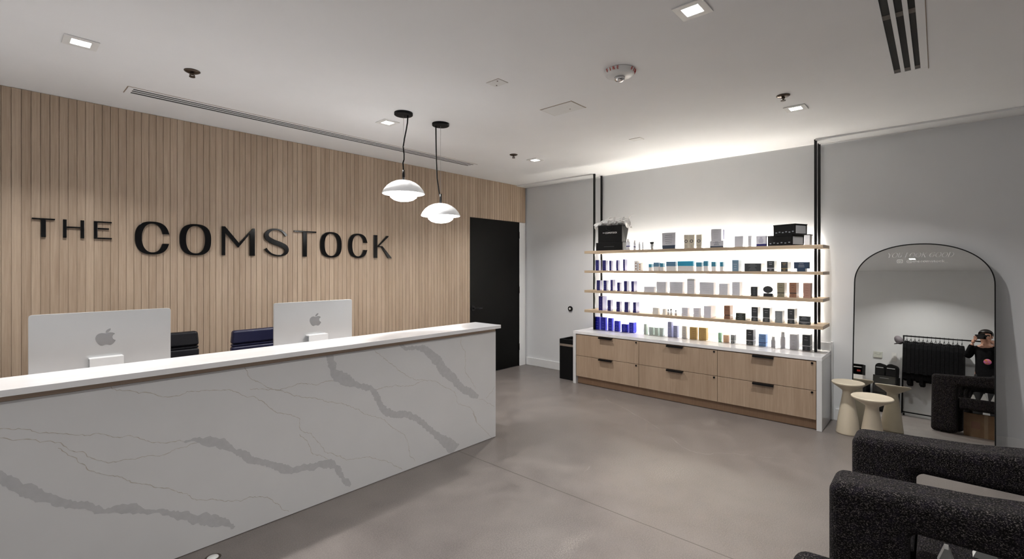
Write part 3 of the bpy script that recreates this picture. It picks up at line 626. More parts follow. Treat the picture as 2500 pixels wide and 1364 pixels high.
# S built as a swept band with changing width
def catmull(P, n=10):
    out = []
    Q = [P[0]] + list(P) + [P[-1]]
    for k in range(1, len(Q) - 2):
        p0, p1, p2, p3 = Q[k - 1:k + 3]
        for i in range(n):
            t = i / n
            out.append(tuple(.5 * (2 * b + (c - a) * t + (2 * a - 5 * b + 4 * c - d) * t * t + (3 * b - a - 3 * c + d) * t ** 3) for a, b, c, d in zip(p0, p1, p2, p3)))
    out.append(tuple(P[-1])); return out
def band(P, n=10):
    C_ = catmull(P, n); L, R_ = [], []
    for i, (x, z, wd) in enumerate(C_):
        a = C_[max(i - 1, 0)]; b_ = C_[min(i + 1, len(C_) - 1)]
        dx, dz = b_[0] - a[0], b_[1] - a[1]; l = math.hypot(dx, dz) or 1
        L.append((x - dz / l * wd / 2, z + dx / l * wd / 2)); R_.append((x + dz / l * wd / 2, z - dx / l * wd / 2))
    return L + R_[::-1]
letter('large black letter S in the second word', [('poly', band([(1.735, 1.628, .022), (1.715, 1.655, .018), (1.685, 1.674, .013), (1.650, 1.680, .013), (1.605, 1.672, .020), (1.573, 1.640, .032), (1.578, 1.603, .040), (1.625, 1.573, .042), (1.680, 1.553, .042), (1.728, 1.528, .040), (1.737, 1.492, .032), (1.710, 1.463, .020), (1.665, 1.454, .013), (1.615, 1.465, .014), (1.580, 1.490, .019), (1.563, 1.512, .022)], 8))])
letter('large black letter T in the second word', [rect(1.802, 2.004, Z1 - .012, Z1), rect(1.881, 1.915, Z0, Z1 - .012)])
glyph_O(2.042, 2.252, Z0 - .004, Z1 + .004, .041, .015, 'large black letter O between T and C')
glyph_C(2.322, 2.527, Z0 - .003, Z1 + .004, .040, .015, 'large black letter C before the final K')
letter('large black letter K that ends the second word', [rect(2.602, 2.640, Z0, Z1), ('poly', [(2.640, 1.566), (2.752, Z1 - .002), (2.772, Z1 - .002), (2.772, Z1 - .010), (2.662, 1.572), (2.640, 1.555)]), ('poly', [(2.648, 1.571), (2.700, 1.571), (2.812, Z0), (2.766, Z0), (2.686, 1.560), (2.648, 1.560)])])

# =================================================================== RECEPTION DESK
desk = thing('reception_desk', 'long white veined quartz reception desk in front of the slat wall', 'reception desk', (1.1, 2.9, 0))
YD = 2.62
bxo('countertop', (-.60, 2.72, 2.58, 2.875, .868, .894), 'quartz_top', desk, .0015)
bxo('wood_strip', (-.58, 2.698, 2.6205, 2.80, .8435, .8675), 'ash_strip', desk)
# front panel: slab with inlaid veins that belong to the stone
bm = NB(); box(bm, -.60, 2.700, YD, YD + .03, .003, .8425, 0)
def jag(P, seed, amp, step=.012):
    rnd = random.Random(seed); out = []
    C_ = catmull(P, 12)
    return C_
def vein_band(P, seed, y, lim):
    rnd = random.Random(seed); C_ = []
    for a, b_ in zip(P, P[1:]):
        n = max(3, int(math.hypot(b_[0] - a[0], b_[1] - a[1]) / .008))
        for i in range(n): C_.append(tuple(a[k] + (b_[k] - a[k]) * i / n for k in range(3)))
    C_.append(P[-1])
    # smooth centreline
    for _ in range(3): C_ = [C_[0]] + [tuple((C_[i - 1][k] + 2 * C_[i][k] + C_[i + 1][k]) / 4 for k in range(3)) for i in range(1, len(C_) - 1)] + [C_[-1]]
    up, lo = [], []; ju = jl = 0
    for i, (x, z, wd) in enumerate(C_):
        a = C_[max(i - 2, 0)]; b_ = C_[min(i + 2, len(C_) - 1)]
        dx, dz = b_[0] - a[0], b_[1] - a[1]; l = math.hypot(dx, dz) or 1
        nx, nz = -dz / l, dx / l
        ju = .66 * ju + rnd.uniform(-.0058, .0058); jl = .66 * jl + rnd.uniform(-.0058, .0058)
        h_ = wd / 2
        up.append((x + nx * (h_ + ju), z + nz * (h_ + ju))); lo.append((x - nx * (h_ + jl), z - nz * (h_ + jl)))
    return up, lo
def clampz(p): return (max(-.598, min(2.698, p[0])), max(.004, min(.8418, p[1])))
def put_strip(bm, up, lo, y, mi):
    U_ = [bm.verts.new((*clampz(p)[:1], y, clampz(p)[1])) for p in up]; L_ = [bm.verts.new((clampz(p)[0], y, clampz(p)[1])) for p in lo]
    for i in range(len(U_) - 1):
        try: f = bm.faces.new((L_[i], L_[i + 1], U_[i + 1], U_[i])); f.material_index = mi
        except ValueError: pass
bm2 = NB()
for k, P in enumerate(BIG_VEINS):
    up, lo = vein_band(P, 11 + k, YD, 0); put_strip(bm2, up, lo, YD - .0005, 1)
for k, P in enumerate(THIN_VEINS):
    up, lo = vein_band([(x, z, .0030) for x, z in P], 50 + k, YD, 0)
    # thinner jitter: pull both rims back to the line
    mid = [((a[0] + b_[0]) / 2, (a[1] + b_[1]) / 2) for a, b_ in zip(up, lo)]
    rnd = random.Random(k)
    u2, l2 = [], []
    for i, m_ in enumerate(mid):
        a = mid[max(i - 1, 0)]; b_ = mid[min(i + 1, len(mid) - 1)]
        dx, dz = b_[0] - a[0], b_[1] - a[1]; l = math.hypot(dx, dz) or 1
        t_ = rnd.uniform(.0005, .0016)
        u2.append((m_[0] - dz / l * t_, m_[1] + dx / l * t_)); l2.append((m_[0] + dz / l * t_, m_[1] - dx / l * t_))
    put_strip(bm2, u2, l2, YD - .0003, 2)
bmesh.ops.recalc_face_normals(bm, faces=bm.faces[:])
for f in bm2.faces:
    f.normal_update()
    if f.normal.y > 0: f.normal_flip()
mt = bpy.data.meshes.new('tmp'); bm2.to_mesh(mt); bm2.free(); bm.from_mesh(mt); bpy.data.meshes.remove(mt)
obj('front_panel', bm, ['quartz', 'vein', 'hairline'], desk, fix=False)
bxo('end_panel', (2.670, 2.700, YD + .031, 3.50, .003, .640), 'quartz', desk)
bxo('end_panel', (2.670, 2.700, YD + .031, 2.84, .641, .847), 'quartz', desk)
bxo('back_panel', (-.58, 2.669, 2.81, 2.84, .66, .847), 'oak', desk)
bxo('work_surface', (-.60, 2.70, 2.842, 3.56, .641, .667), 'quartz_top', desk, .002)
bxo('pedestal', (-.55, -.15, 2.90, 3.50, .003, .640), 'oak', desk, .002)
bxo('pedestal', (2.25, 2.66, 2.90, 3.50, .003, .640), 'oak', desk, .002)
bm = NB(); lathe(bm, [(0, .0003), (.024, .0003), (.023, .003), (0, .0035)], .69, 2.505, 32)
o = tag(obj('floor_outlet', bm, 'white_plastic'), 'round white floor outlet cover at the foot of the desk', 'floor outlet')
bm = NB(); lathe(bm, [(.026, .0004), (.034, .0004), (.033, .0012), (.026, .0012), (.026, .0004)], .69, 2.505, 32)
oo = obj('cover_ring', bm, 'bronze'); oo.parent = o

# desktop computers, screens facing the wall
APPLE = "M318.7 268.7c-.2-36.7 16.4-64.4 50-84.8-18.8-26.9-47.2-41.7-84.7-44.6-35.5-2.8-74.3 20.7-88.5 20.7-15 0-49.4-19.7-76.4-19.7C63.3 141.2 4 184.8 4 273.5"
def cub(p0, p1, p2, p3, n=8):
    return [tuple((1 - t) ** 3 * a + 3 * (1 - t) ** 2 * t * b + 3 * (1 - t) * t * t * c + t ** 3 * d for a, b, c, d in zip(p0, p1, p2, p3)) for t in (i / n for i in range(1, n + 1))]
def relpath(start, segs):
    pts = [start]; x, y = start
    for s in segs:
        a = [(x + s[i], y + s[i + 1]) for i in (0, 2, 4)]
        pts += cub((x, y), *a); x, y = a[2]
    return pts
bodyA = relpath((318.7, 268.7), [(-.2, -36.7, 16.4, -64.4, 50, -84.8), (-18.8, -26.9, -47.2, -41.7, -84.7, -44.6), (-35.5, -2.8, -74.3, 20.7, -88.5, 20.7), (-15, 0, -49.4, -19.7, -76.4, -19.7)])
bodyA += cub(bodyA[-1], (63.3, 141.2), (4, 184.8), (4, 273.5))
bodyA += cub((4, 273.5), (4, 299.7), (8.8, 326.8), (18.4, 354.7))
bodyA += relpath((18.4, 354.7), [(12.8, 36.7, 59, 126.7, 107.2, 125.2), (25.2, -.6, 43, -17.9, 75.8, -17.9), (31.8, 0, 48.3, 17.9, 76.4, 17.9), (48.6, -.7, 90.4, -82.5, 102.6, -119.3), (-65.2, -30.7, -61.7, -90, -61.7, -91.9)])[1:-1]
leafA = relpath((262.1, 104.5), [(27.3, -32.4, 24.8, -61.9, 24, -72.5), (-24.1, 1.4, -52, 16.4, -67.9, 34.9), (-17.5, 19.8, -27.8, 44.3, -25.6, 71.9), (26.1, 2, 49.9, -11.4, 69.5, -34.3)])[:-1]
def computer(x0, x1, label, ztop):
    cx = (x0 + x1) / 2; y = 3.45
    t = thing('desktop_computer', label, 'computer', (cx, y + .05, .667), 'silver desktop computers on the desk')
    z0, z1 = .715, ztop
    pl = lambda u, v, tt: (u, tt, v)
    bm = NB(); prism(bm, sup((x0 + x1) / 2, (z0 + z1) / 2, (x1 - x0) / 2, (z1 - z0) / 2, 40, 80), pl, y, y + .013)
    obj('screen_housing', bm, 'alu', t, .0015)
    bxo('display', (x0 + .012, x1 - .012, y + .0132, y + .0145, z0 + .05, z1 - .012), 'black', t)
    s = .103 / 448; lx, lz = cx, .962
    for P in (bodyA, leafA):
        bm = NB(); prism(bm, [(lx + (a - 190) * s, lz - (b_ - 256) * s * .9) for a, b_ in P], pl, y - .0008, y - .0001); obj('logo', bm, 'alu_logo', t)
    bm = NB(); sw = .072
    poly = [(y - .055, .667 + .006), (y - .055, .856), (y - .0005, .856), (y - .0005, .848), (y - .047, .848), (y - .047, .673)]
    A = [bm.verts.new((cx - sw, a, b_)) for a, b_ in poly]; B = [bm.verts.new((cx + sw, a, b_)) for a, b_ in poly]
    bm.faces.new(A); bm.faces.new(B[::-1])
    for i in range(len(poly)): bm.faces.new((A[i], A[(i + 1) % 6], B[(i + 1) % 6], B[i]))
    box(bm, cx - sw, cx + sw, y - .055, y + .10, .6675, .6729)
    obj('stand', bm, 'alu_light', t, .001)
computer(.124, .727, 'silver desktop computer nearest the left edge, logo on its back', 1.106)
computer(1.325, 1.918, 'silver desktop computer right of the dark blue chair back', 1.100)

# task chairs behind the desk
def task_chair(cx, cy, zt, wdt, leather, label, yaw):
    t = thing('office_chair', label, 'office chair', (cx, cy, 0), 'leather office chairs behind the desk')
    def BO(name, dims, m, bev, par=t, zs=None):
        bm = NB(); box(bm, *dims)
        return obj(name, bm, m, par, bev, 4)
    hw = wdt / 2
    # back cushion in three padded bands, slightly narrower at the top
    def pad(z0, z1, w0, w1, d):
        bm = NB(); n = 14
        place = lambda u, v, s: (cx + u, cy + s, v)
        for yy in (0,):
            vs = []
            A = [bm.verts.new((cx - w0, cy - d, z0)), bm.verts.new((cx + w0, cy - d, z0)), bm.verts.new((cx + w1, cy - d, z1)), bm.verts.new((cx - w1, cy - d, z1))]
            B = [bm.verts.new((cx - w0, cy + d, z0)), bm.verts.new((cx + w0, cy + d, z0)), bm.verts.new((cx + w1, cy + d, z1)), bm.verts.new((cx - w1, cy + d, z1))]
            for q in ((A[3], A[2], A[1], A[0]), (B[0], B[1], B[2], B[3]), (A[0], A[1], B[1], B[0]), (A[1], A[2], B[2], B[1]), (A[2], A[3], B[3], B[2]), (A[3], A[0], B[0], B[3])): bm.faces.new(q)
        return bm
    obj('backrest', pad(zt - .100, zt, hw, hw - .008, .030), leather, t, .018, 5)
    obj('backrest', pad(zt - .118, zt - .101, hw - .003, hw - .003, .022), leather, t, .007, 3)
    obj('backrest', pad(zt - .40, zt - .119, hw - .004, hw, .028), leather, t, .014, 4)
    BO('seat', (cx - .24, cx + .24, cy - .46, cy - .02, .40, .47), leather, .03)
    bm = NB(); tube(bm, (cx, cy - .22, .08), (cx, cy - .22, .40), .025); obj('gas_column', bm, 'chrome', t)
    bm = NB(); path(bm, [(cx, cy - .22, .385), (cx, cy + .03, .40), (cx, cy + .045, .52)], .018); obj('back_bracket', bm, 'chrome', t)
    for k in range(5):
        a = 2 * PI * k / 5 + .3; ex, ey = cx + .27 * math.cos(a), cy - .22 + .27 * math.sin(a)
        bm = NB(); path(bm, [(cx, cy - .22, .10), (ex, ey, .07)], [.022, .012]); l = obj('base_leg', bm, 'chrome', t)
        bm = NB(); tube(bm, (ex - .02, ey, .028), (ex + .02, ey, .028), .027, 14); obj('caster', bm, 'black', l)
    for s in (-1, 1):
        bm = NB(); path(bm, [(cx + s * .25, cy - .12, .42), (cx + s * .29, cy - .12, .48), (cx + s * .29, cy - .12, .60), (cx + s * .28, cy - .34, .60)], .013); obj('armrest', bm, 'chrome', t)
task_chair(.770, 3.88, .905, .42, 'leather', 'black leather office chair mostly hidden by the left computer', 0)
task_chair(1.385, 3.86, .885, .41, 'leather_blue', 'dark navy leather office chair between the two computers', 0)

# =================================================================== DRAWER CABINET
cab = thing('drawer_cabinet', 'low oak six-drawer cabinet wrapped in white quartz under the shelves', 'cabinet', (4.8, 1.94, 0))
CX0 = 4.57
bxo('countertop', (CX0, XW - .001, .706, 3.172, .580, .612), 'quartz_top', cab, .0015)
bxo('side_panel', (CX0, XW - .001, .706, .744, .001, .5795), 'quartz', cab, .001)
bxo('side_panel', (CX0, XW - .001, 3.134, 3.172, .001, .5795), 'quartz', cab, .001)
bxo('backsplash', (XW - .022, XW - .001, .690, .7055, .002, .690), 'quartz', cab)
bxo('backsplash', (XW - .008, XW - .001, .7065, 3.172, .6125, .680), 'wall', cab)
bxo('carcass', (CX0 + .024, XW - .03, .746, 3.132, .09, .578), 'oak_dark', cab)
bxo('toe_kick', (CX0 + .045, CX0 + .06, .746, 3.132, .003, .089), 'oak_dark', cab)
YE = [3.131, 2.338, 1.537, .746]; ZE = [(.332, .571), (.090, .328)]
for c in range(3):
    for r_, (z0, z1) in enumerate(ZE):
        ya, yb_ = YE[c + 1] + .0018, YE[c] - .0018
        dr = bxo('drawer', (CX0 + .004, CX0 + .0235, ya, yb_, z0, z1), 'oak', cab, .001)
        hc = [2.735, 1.945, 1.145][c]
        bm = NB(); box(bm, CX0 - .022, CX0 + .004, hc - .085, hc + .085, z1 - .003, z1 + .0005); box(bm, CX0 - .022, CX0 - .018, hc - .085, hc + .085, z1 - .017, z1 - .003)
        obj('edge_pull', bm, 'black', dr)
        ly = YE[c + 1] + .030
        bm = NB(); tube(bm, (CX0 + .0038, ly, z1 - .014), (CX0 - .002, ly, z1 - .014), .009, 20); tube(bm, (CX0 - .002, ly, z1 - .014), (CX0 - .004, ly, z1 - .014), .005, 12)
        obj('lock', bm, 'black', dr)

# =================================================================== SHELVING
sh = thing('wall_shelving', 'four lit oak shelves on black ceiling-high posts above the cabinet', 'shelving', (4.8, 1.9, .612))
SZ = [(1.515, 1.544), (1.289, 1.316), (1.059, 1.088), (.829, .859)]
PX = [(4.822, 4.842), (4.985, 5.003)]
PY = [(3.035, 3.056), (.782, .803)]
for z0, z1 in SZ:
    s_ = bxo('shelf', (4.66, 4.984, .713, 3.044 + .03, z0, z1), 'oak_shelf', sh, .0015)
    bxo('light_strip', (4.9845, 4.993, .83, 3.00, z0 + .006, z1 - .008 if z0 < 1.5 else z1 + .010), 'led', s_)
for (x0, x1) in PX:
    for (y0, y1) in PY:
        bxo('post', (x0, x1, y0, y1, .6135, H - .001), 'black', sh, .001)
# cabinet reaches the wall; posts stand on its top. wall grommet / door stop
t = thing('door_stop', 'small round black and white wall bumper left of the shelves', 'door stop', (XW, 3.52, .82))
bm = NB(); tube(bm, (XW - .0005, 3.52, .82), (XW - .018, 3.52, .82), .033, 28); obj('ring', bm, 'black', t, .002)
bm = NB(); tube(bm, (XW - .0185, 3.52, .82), (XW - .022, 3.52, .82), .014, 20); obj('pad', bm, 'white_plastic', t)

# waste bin
t = thing('waste_bin', 'slim black waste bin with a silver band beside the cabinet', 'waste bin', (4.77, 3.30, 0))
bm = NB(); b0 = (4.65, 4.90, 3.178, 3.426)
box(bm, b0[0], b0[1], b0[2], b0[3], .001, .400)
obj('body', bm, 'black_matte', t, .004)
bxo('metal_band', (b0[0] - .001, b0[1] + .001, b0[2] - .001, b0[3] + .001, .4005, .428), 'steel', t, .001)
place = lambda u, v, z: (u, v, z)
bm = NB(); ring_prism(bm, [(b0[0], b0[2]), (b0[1], b0[2]), (b0[1], b0[3]), (b0[0], b0[3])], [(b0[0] + .02, b0[2] + .02), (b0[1] - .02, b0[2] + .02), (b0[1] - .02, b0[3] - .02), (b0[0] + .02, b0[3] - .02)], place, .4285, .485)
obj('rim', bm, 'black_matte', t, .003)
bxo('flap', (b0[0] + .022, b0[1] - .022, b0[2] + .022, b0[3] - .022, .45, .456), 'black', t)

# =================================================================== PRODUCTS
def cm(name, c, rough=.35, **k): M[name] = mat(name, c, rough, var=.03, scale=25, **k)
cm('p_navyprint', (.09, .09, .34)); cm('p_blueprint', (.12, .14, .75)); cm('p_navy', (.014, .015, .12)); cm('p_blue', (.012, .018, .42), .25); cm('p_darknavy', (.02, .04, .08)); cm('p_white', (.78, .78, .80)); cm('p_grey', (.40, .41, .43))
cm('p_palegrey', (.60, .61, .67)); cm('p_palegrey2', (.50, .51, .56)); cm('p_cream', (.66, .61, .50)); cm('p_teal', (.03, .22, .36)); cm('p_slate', (.08, .20, .34)); cm('p_brightteal', (.0, .30, .52))
cm('p_greyblue', (.14, .24, .34)); cm('p_charcoal', (.035, .04, .045)); cm('p_gold', (.52, .36, .13), .3, metal=.3); cm('p_copper', (.24, .12, .075), .4); cm('p_olive', (.22, .20, .14)); cm('p_pinkbrown', (.34, .20, .16))
cm('p_black', (.015, .016, .018)); cm('p_blackgreen', (.022, .026, .020)); cm('p_midgrey', (.20, .22, .24)); cm('p_mint', (.62, .74, .70)); cm('p_lavender', (.34, .38, .62)); cm('p_lilac', (.66, .66, .74))
cm('p_green', (.30, .60, .42)); cm('p_peach', (.75, .50, .34)); cm('p_lightblue', (.16, .30, .60)); cm('p_offwhite', (.72, .71, .68)); cm('p_orange', (.65, .28, .06)); cm('p_brown', (.25, .12, .08)); cm('p_glass', (.7, .72, .75), .1)
COLS = {'white_blue': ('p_palegrey', 'p_navy'), 'white': ('p_palegrey', 'p_grey'), 'grey': ('p_grey', 'p_black'), 'greybox_navy': ('p_palegrey', 'p_darknavy'), 'cream': ('p_cream', 'p_charcoal'), 'white_navy': ('p_lilac', 'p_navy'),
 'navy': ('p_navy', 'p_navyprint'), 'white_brown': ('p_white', 'p_brown'), 'white_orange': ('p_white', 'p_orange'), 'teal': ('p_white', 'p_teal'), 'slate': ('p_white', 'p_slate'), 'brightteal': ('p_white', 'p_brightteal'), 'greyblue': ('p_greyblue', 'p_palegrey'),
 'charcoal': ('p_charcoal', 'p_midgrey'), 'charcoal_white': ('p_charcoal', 'p_palegrey'), 'charcoal_gold': ('p_charcoal', 'p_gold'), 'darknavy': ('p_darknavy', 'p_grey'), 'palegrey': ('p_palegrey', 'p_palegrey2'), 'palegrey_top': ('p_palegrey', 'p_grey'),
 'black': ('p_black', 'p_midgrey'), 'olive': ('p_olive', 'p_black'), 'copper': ('p_copper', 'p_black'), 'pinkbrown': ('p_pinkbrown', 'p_brown'), 'offwhite': ('p_offwhite', 'p_grey'), 'lilacwhite': ('p_lilac', 'p_grey'), 'blackgreen': ('p_blackgreen', 'p_midgrey'),
 'black_grey': ('p_charcoal', 'p_grey'), 'midgrey': ('p_midgrey', 'p_grey'), 'blue': ('p_blue', 'p_blueprint'), 'mint': ('p_mint', 'p_grey'), 'lavender': ('p_lavender', 'p_palegrey'), 'gold': ('p_gold', 'p_brown'), 'green': ('p_green', 'p_white'), 'peach': ('p_peach', 'p_gold'),
 'stripedgrey': ('p_midgrey', 'p_white'), 'lightblue': ('p_lightblue', 'p_navy'), 'whitegrey': ('p_palegrey', 'p_grey')}
ROWN = {1: 'products on the top shelf', 2: 'products on the second shelf', 3: 'products on the third shelf', 4: 'products on the fourth shelf', 5: 'products on the cabinet top'}
ROWZ = {1: 1.5443, 2: 1.3163, 3: 1.0883, 4: .8593, 5: .6123}
def lines(bm, xf, yc, w_, z0, h_, n, mi, rnd):
    for i in range(n):
        zz = z0 + h_ * (i + .5) / n; ww = w_ * rnd.uniform(.25, .62); t_ = min(.0014, h_ * .02 + .0006)
        v = [bm.verts.new(p) for p in ((xf - .0004, yc + ww / 2, zz - t_), (xf - .0004, yc - ww / 2, zz - t_), (xf - .0004, yc - ww / 2, zz + t_), (xf - .0004, yc + ww / 2, zz + t_))]
        bm.faces.new(v).material_index = mi
for idx, (row, yc, w_, h_, d, kind, col, cat, lab) in enumerate(PRODUCTS):
    rnd = random.Random(idx); z = ROWZ[row]; xf = 4.69 if row < 5 else 4.85
    y0, y1 = yc - w_ / 2, yc + w_ / 2; c1, c2 = COLS[col]
    if kind == 'bottle':
        t = thing('cosmetic_bottle', lab, cat, (xf + w_ / 2, yc, z), ROWN[row]); r_ = w_ / 2
        bm = NB(); xc = xf + r_
        lathe(bm, [(0, z), (r_ * .95, z), (r_, z + .004), (r_, z + h_ * .66), (r_ * .6, z + h_ * .70), (0, z + h_ * .70)], xc, yc, 24)
        for f in bm.faces:
            zz = f.calc_center_median().z
            if c2 == 'p_navy' and z + h_ * .25 < zz < z + h_ * .60: pass
        obj('body', bm, c1, t)
        if c2 == 'p_navy':
            bm = NB(); lathe(bm, [(r_ + .0003, z + h_ * .28), (r_ + .0005, z + h_ * .28), (r_ + .0005, z + h_ * .36), (r_ + .0003, z + h_ * .36)], xc, yc, 24); obj('label_band', bm, c2, t)
        bm = NB(); lathe(bm, [(0, z + h_ * .702), (r_ * .72, z + h_ * .702), (r_ * .72, z + h_ - .001), (r_ * .66, z + h_), (0, z + h_)], xc, yc, 20); obj('cap', bm, 'p_white', t)
        continue
    if kind == 'tube':
        t = thing('cosmetic_tube', lab, cat, (xf + .02, yc, z), ROWN[row])
        bm = NB(); lathe(bm, [(0, z), (.014, z), (.016, z + h_ * .35), (.018, z + h_ * .76), (0, z + h_ * .76)], xf + .022, yc, 24); obj('body', bm, 'p_grey', t)
        bm = NB(); lathe(bm, [(0, z + h_ * .765), (.023, z + h_ * .765), (.023, z + h_ * .99), (0, z + h_)], xf + .022, yc, 24); obj('cap', bm, 'black', t)
        continue
    bm = NB(); x1 = xf + d
    def B(za, zb, mi): box(bm, xf, x1, y0, y1, z + za, z + zb, mi)
    mats_ = [c1, c2]
    if kind == 'half': B(0, h_ * .5, 0); B(h_ * .5, h_, 1)
    elif kind == 'band': B(0, h_ * .22, 1); B(h_ * .22, h_, 0); lines(bm, xf, yc, w_, z + h_ * .3, h_ * .6, 5, 1, rnd)
    elif kind == 'band2': B(0, h_ * .86, 0); B(h_ * .86, h_, 1); lines(bm, xf, yc, w_, z + h_ * .1, h_ * .6, 4, 1, rnd)
    elif kind == 'stripe': B(0, h_ * .27, 0); B(h_ * .27, h_ * .32, 1); B(h_ * .32, h_, 0); lines(bm, xf, yc, w_, z + h_ * .05, h_ * .18, 2, 1, rnd); lines(bm, xf, yc, w_, z + h_ * .6, h_ * .3, 2, 1, rnd)
    else:
        B(0, h_, 0)
        if kind == 'print': lines(bm, xf, yc, w_, z + h_ * .1, h_ * .8, 5, 1, rnd)
        elif kind == 'dots':
            for i in range(3): box(bm, xf - .0005, xf, yc - w_ * .3, yc + w_ * .1, z + h_ * (.12 + .28 * i), z + h_ * (.24 + .28 * i), 1)
        elif kind == 'ring':
            pl = lambda u, v, tt: (tt, yc + u, z + h_ * .52 + v)
            rr = min(.017, w_ * .42); ring_prism(bm, sup(0, 0, rr, rr * .9, 2, 32), sup(0, 0, rr * .62, rr * .56, 2, 32), pl, xf - .0006, xf - .0001, 1)
            lines(bm, xf, yc, w_, z + h_ * .05, h_ * .2, 2, 1, rnd)
        elif w_ < .07 and h_ > .07: lines(bm, xf, yc, w_, z + h_ * .12, h_ * .6, 3, 1, rnd)
    o = obj('product_box', bm, mats_, fix=False, bevel=.0007, seg=1)
    tag(o, lab, cat, ROWN[row])

# gift bag on a black box, with tissue
bg = bxo('gift_box', (4.675, 4.80, 2.585, 2.925, 1.5443, 1.634), 'black_matte', None, .003); tag(bg, 'flat black box lying under the black gift bag on the top shelf', 'box')
bm = NB(); box(bm, 4.6745, 4.6748, 2.69, 2.82, 1.585, 1.590); 
oo = obj('printed_mark', bm, 'p_charcoal'); oo.parent = bg
t = thing('gift_bag', 'black paper gift bag with white lettering and tissue on the top shelf', 'gift bag', (4.73, 2.75, 1.6343))
bm = NB(); b4 = [(4.69, 2.600), (4.69, 2.905), (4.785, 2.905), (4.785, 2.600)]; t4 = [(4.688, 2.598), (4.688, 2.905), (4.790, 2.905), (4.775, 2.560)]
A = [bm.verts.new((x, y, 1.6345)) for x, y in b4]; B_ = [bm.verts.new((x, y, 1.826)) for x, y in t4]
bm.faces.new(A)
for i in range(4): bm.faces.new((A[i], A[(i + 1) % 4], B_[(i + 1) % 4], B_[i]))
o = obj('bag', bm, 'black_matte', t); sm = o.modifiers.new('sol', 'SOLIDIFY'); sm.thickness = .0015; sm.offset = -1
bm = NB(); path(bm, [(4.6865, 2.80, 1.81), (4.6855, 2.79, 1.785), (4.6855, 2.755, 1.763), (4.6855, 2.72, 1.785), (4.6865, 2.71, 1.81)], .0022, 6); obj('handle', bm, 'black', t)
txt_obj('printed_word', 'COMSTOCK', .026, frame((4.6870, 2.735, 1.742), (0, -1, 0), (0, 0, 1)), 'etch', t, .0002, sx=1.05)
txt_obj('printed_word', 'THE', .013, frame((4.6870, 2.832, 1.744), (0, -1, 0), (0, 0, 1)), 'etch', t, .0002, sx=1.1)
# crumpled tissue sheet: pleated fan rising out of the bag
bm = NB(); rnd = random.Random(3); NU, NV = 26, 9; G = []
for i in range(NU):
    u = i / (NU - 1); row_ = []
    y = 2.965 - u * .46
    top = 1.862 + .075 * math.sin(min(1, u * 1.5) * PI * .5) * (1 - .55 * max(0, u - .45) * 2) + (.055 * max(0, (u - .86)) / .14)
    bot = 1.800 + (.024 if .1 < u < .85 else -.012)
    for j in range(NV):
        v = j / (NV - 1)
        row_.append(bm.verts.new((4.735 + .022 * math.sin(i * 1.3 + j * .7) * (.4 + v) - .05 * math.sin(v * PI) + rnd.uniform(-.006, .006), y + rnd.uniform(-.006, .006) - .02 * v, bot + (top - bot) * v + rnd.uniform(-.006, .006))))
    G.append(row_)
for i in range(NU - 1):
    for j in range(NV - 1): bm.faces.new((G[i][j], G[i + 1][j], G[i + 1][j + 1], G[i][j + 1]))
o = obj('tissue_paper', bm, 'tissue', t); sm = o.modifiers.new('sol', 'SOLIDIFY'); sm.thickness = .0008

# tall white box with blue side stripe on the low pale box
o = bm = NB(); box(bm, 4.692, 4.78, 1.541, 1.636, 1.6085, 1.722, 0); box(bm, 4.752, 4.776, 1.5403, 1.541, 1.625, 1.718, 1); lines(bm, 4.692, 1.59, .09, 1.63, .08, 5, 2, random.Random(5))
tag(obj('product_box', bm, ['p_palegrey', 'p_navy', 'p_grey'], fix=False, bevel=.0007, seg=1), 'tall white box with a navy side panel, on a low navy-banded box', 'box', ROWN[1])
# two big black boxes with pale end labels
def bigbox(cx, cy, z0, L_, D_, h_, rot, label):
    root = thing('storage_box', label, 'box', (cx, cy, z0), 'stacked black boxes')
    mtx = Matrix.Translation((cx, cy, 0)) @ Matrix.Rotation(rot, 4, 'Z')
    def loc(bm): bm.transform(mtx); return bm
    bm = NB(); box(bm, -D_ / 2, D_ / 2, -L_ / 2, L_ / 2, z0, z0 + h_ * .9); obj('carton', loc(bm), 'black_matte', root, .002)
    bm = NB(); box(bm, -D_ / 2 - .002, D_ / 2 + .002, -L_ / 2 - .002, L_ / 2 + .002, z0 + h_ * .902, z0 + h_); obj('lid', loc(bm), 'black_matte', root, .001)
    bm = NB(); box(bm, -D_ / 2 + .012, D_ / 2 - .02, -L_ / 2 - .0012, -L_ / 2 - .0003, z0 + h_ * .12, z0 + h_ * .84); obj('end_label', loc(bm), 'p_grey', root)
    rnd = random.Random(int(cy * 100))
    bm = NB()
    for i in range(6): yy = L_ / 2 - .02 - i * L_ / 6.5; box(bm, -D_ / 2 - .0010, -D_ / 2 - .0002, yy - .016, yy, z0 + h_ * (.2 + .05 * (i % 2)), z0 + h_ * (.30 + .05 * (i % 2)))
    obj('printed_marks', loc(bm), 'p_midgrey', root)
bigbox(4.81, 1.020, 1.5443, .230, .17, .094, math.radians(-22), 'long black box with a pale end label, lower of the stacked pair')
bigbox(4.81, .985, 1.6385, .200, .17, .096, math.radians(-22), 'long black box with a pale end label, upper of the stacked pair')
bm = NB(); box(bm, 4.70, 4.81, .815, .855, 1.5443, 1.63, 0); box(bm, 4.698, 4.812, .81, .858, 1.6302, 1.637, 1)
tag(obj('product_box', bm, ['p_white', 'p_black'], fix=False), 'white box with a black lid squeezed beside the right front post', 'box', ROWN[1])
# dark navy wide box on its small base
bm = NB(); box(bm, 4.69, 4.73, .818, .932, 1.3413, 1.398, 0); lines(bm, 4.69, .875, .11, 1.35, .04, 3, 1, random.Random(9))
tag(obj('product_box', bm, ['p_darknavy', 'p_grey'], fix=False, bevel=.0007, seg=1), 'wide dark navy box balanced on a smaller navy one', 'box', ROWN[2])
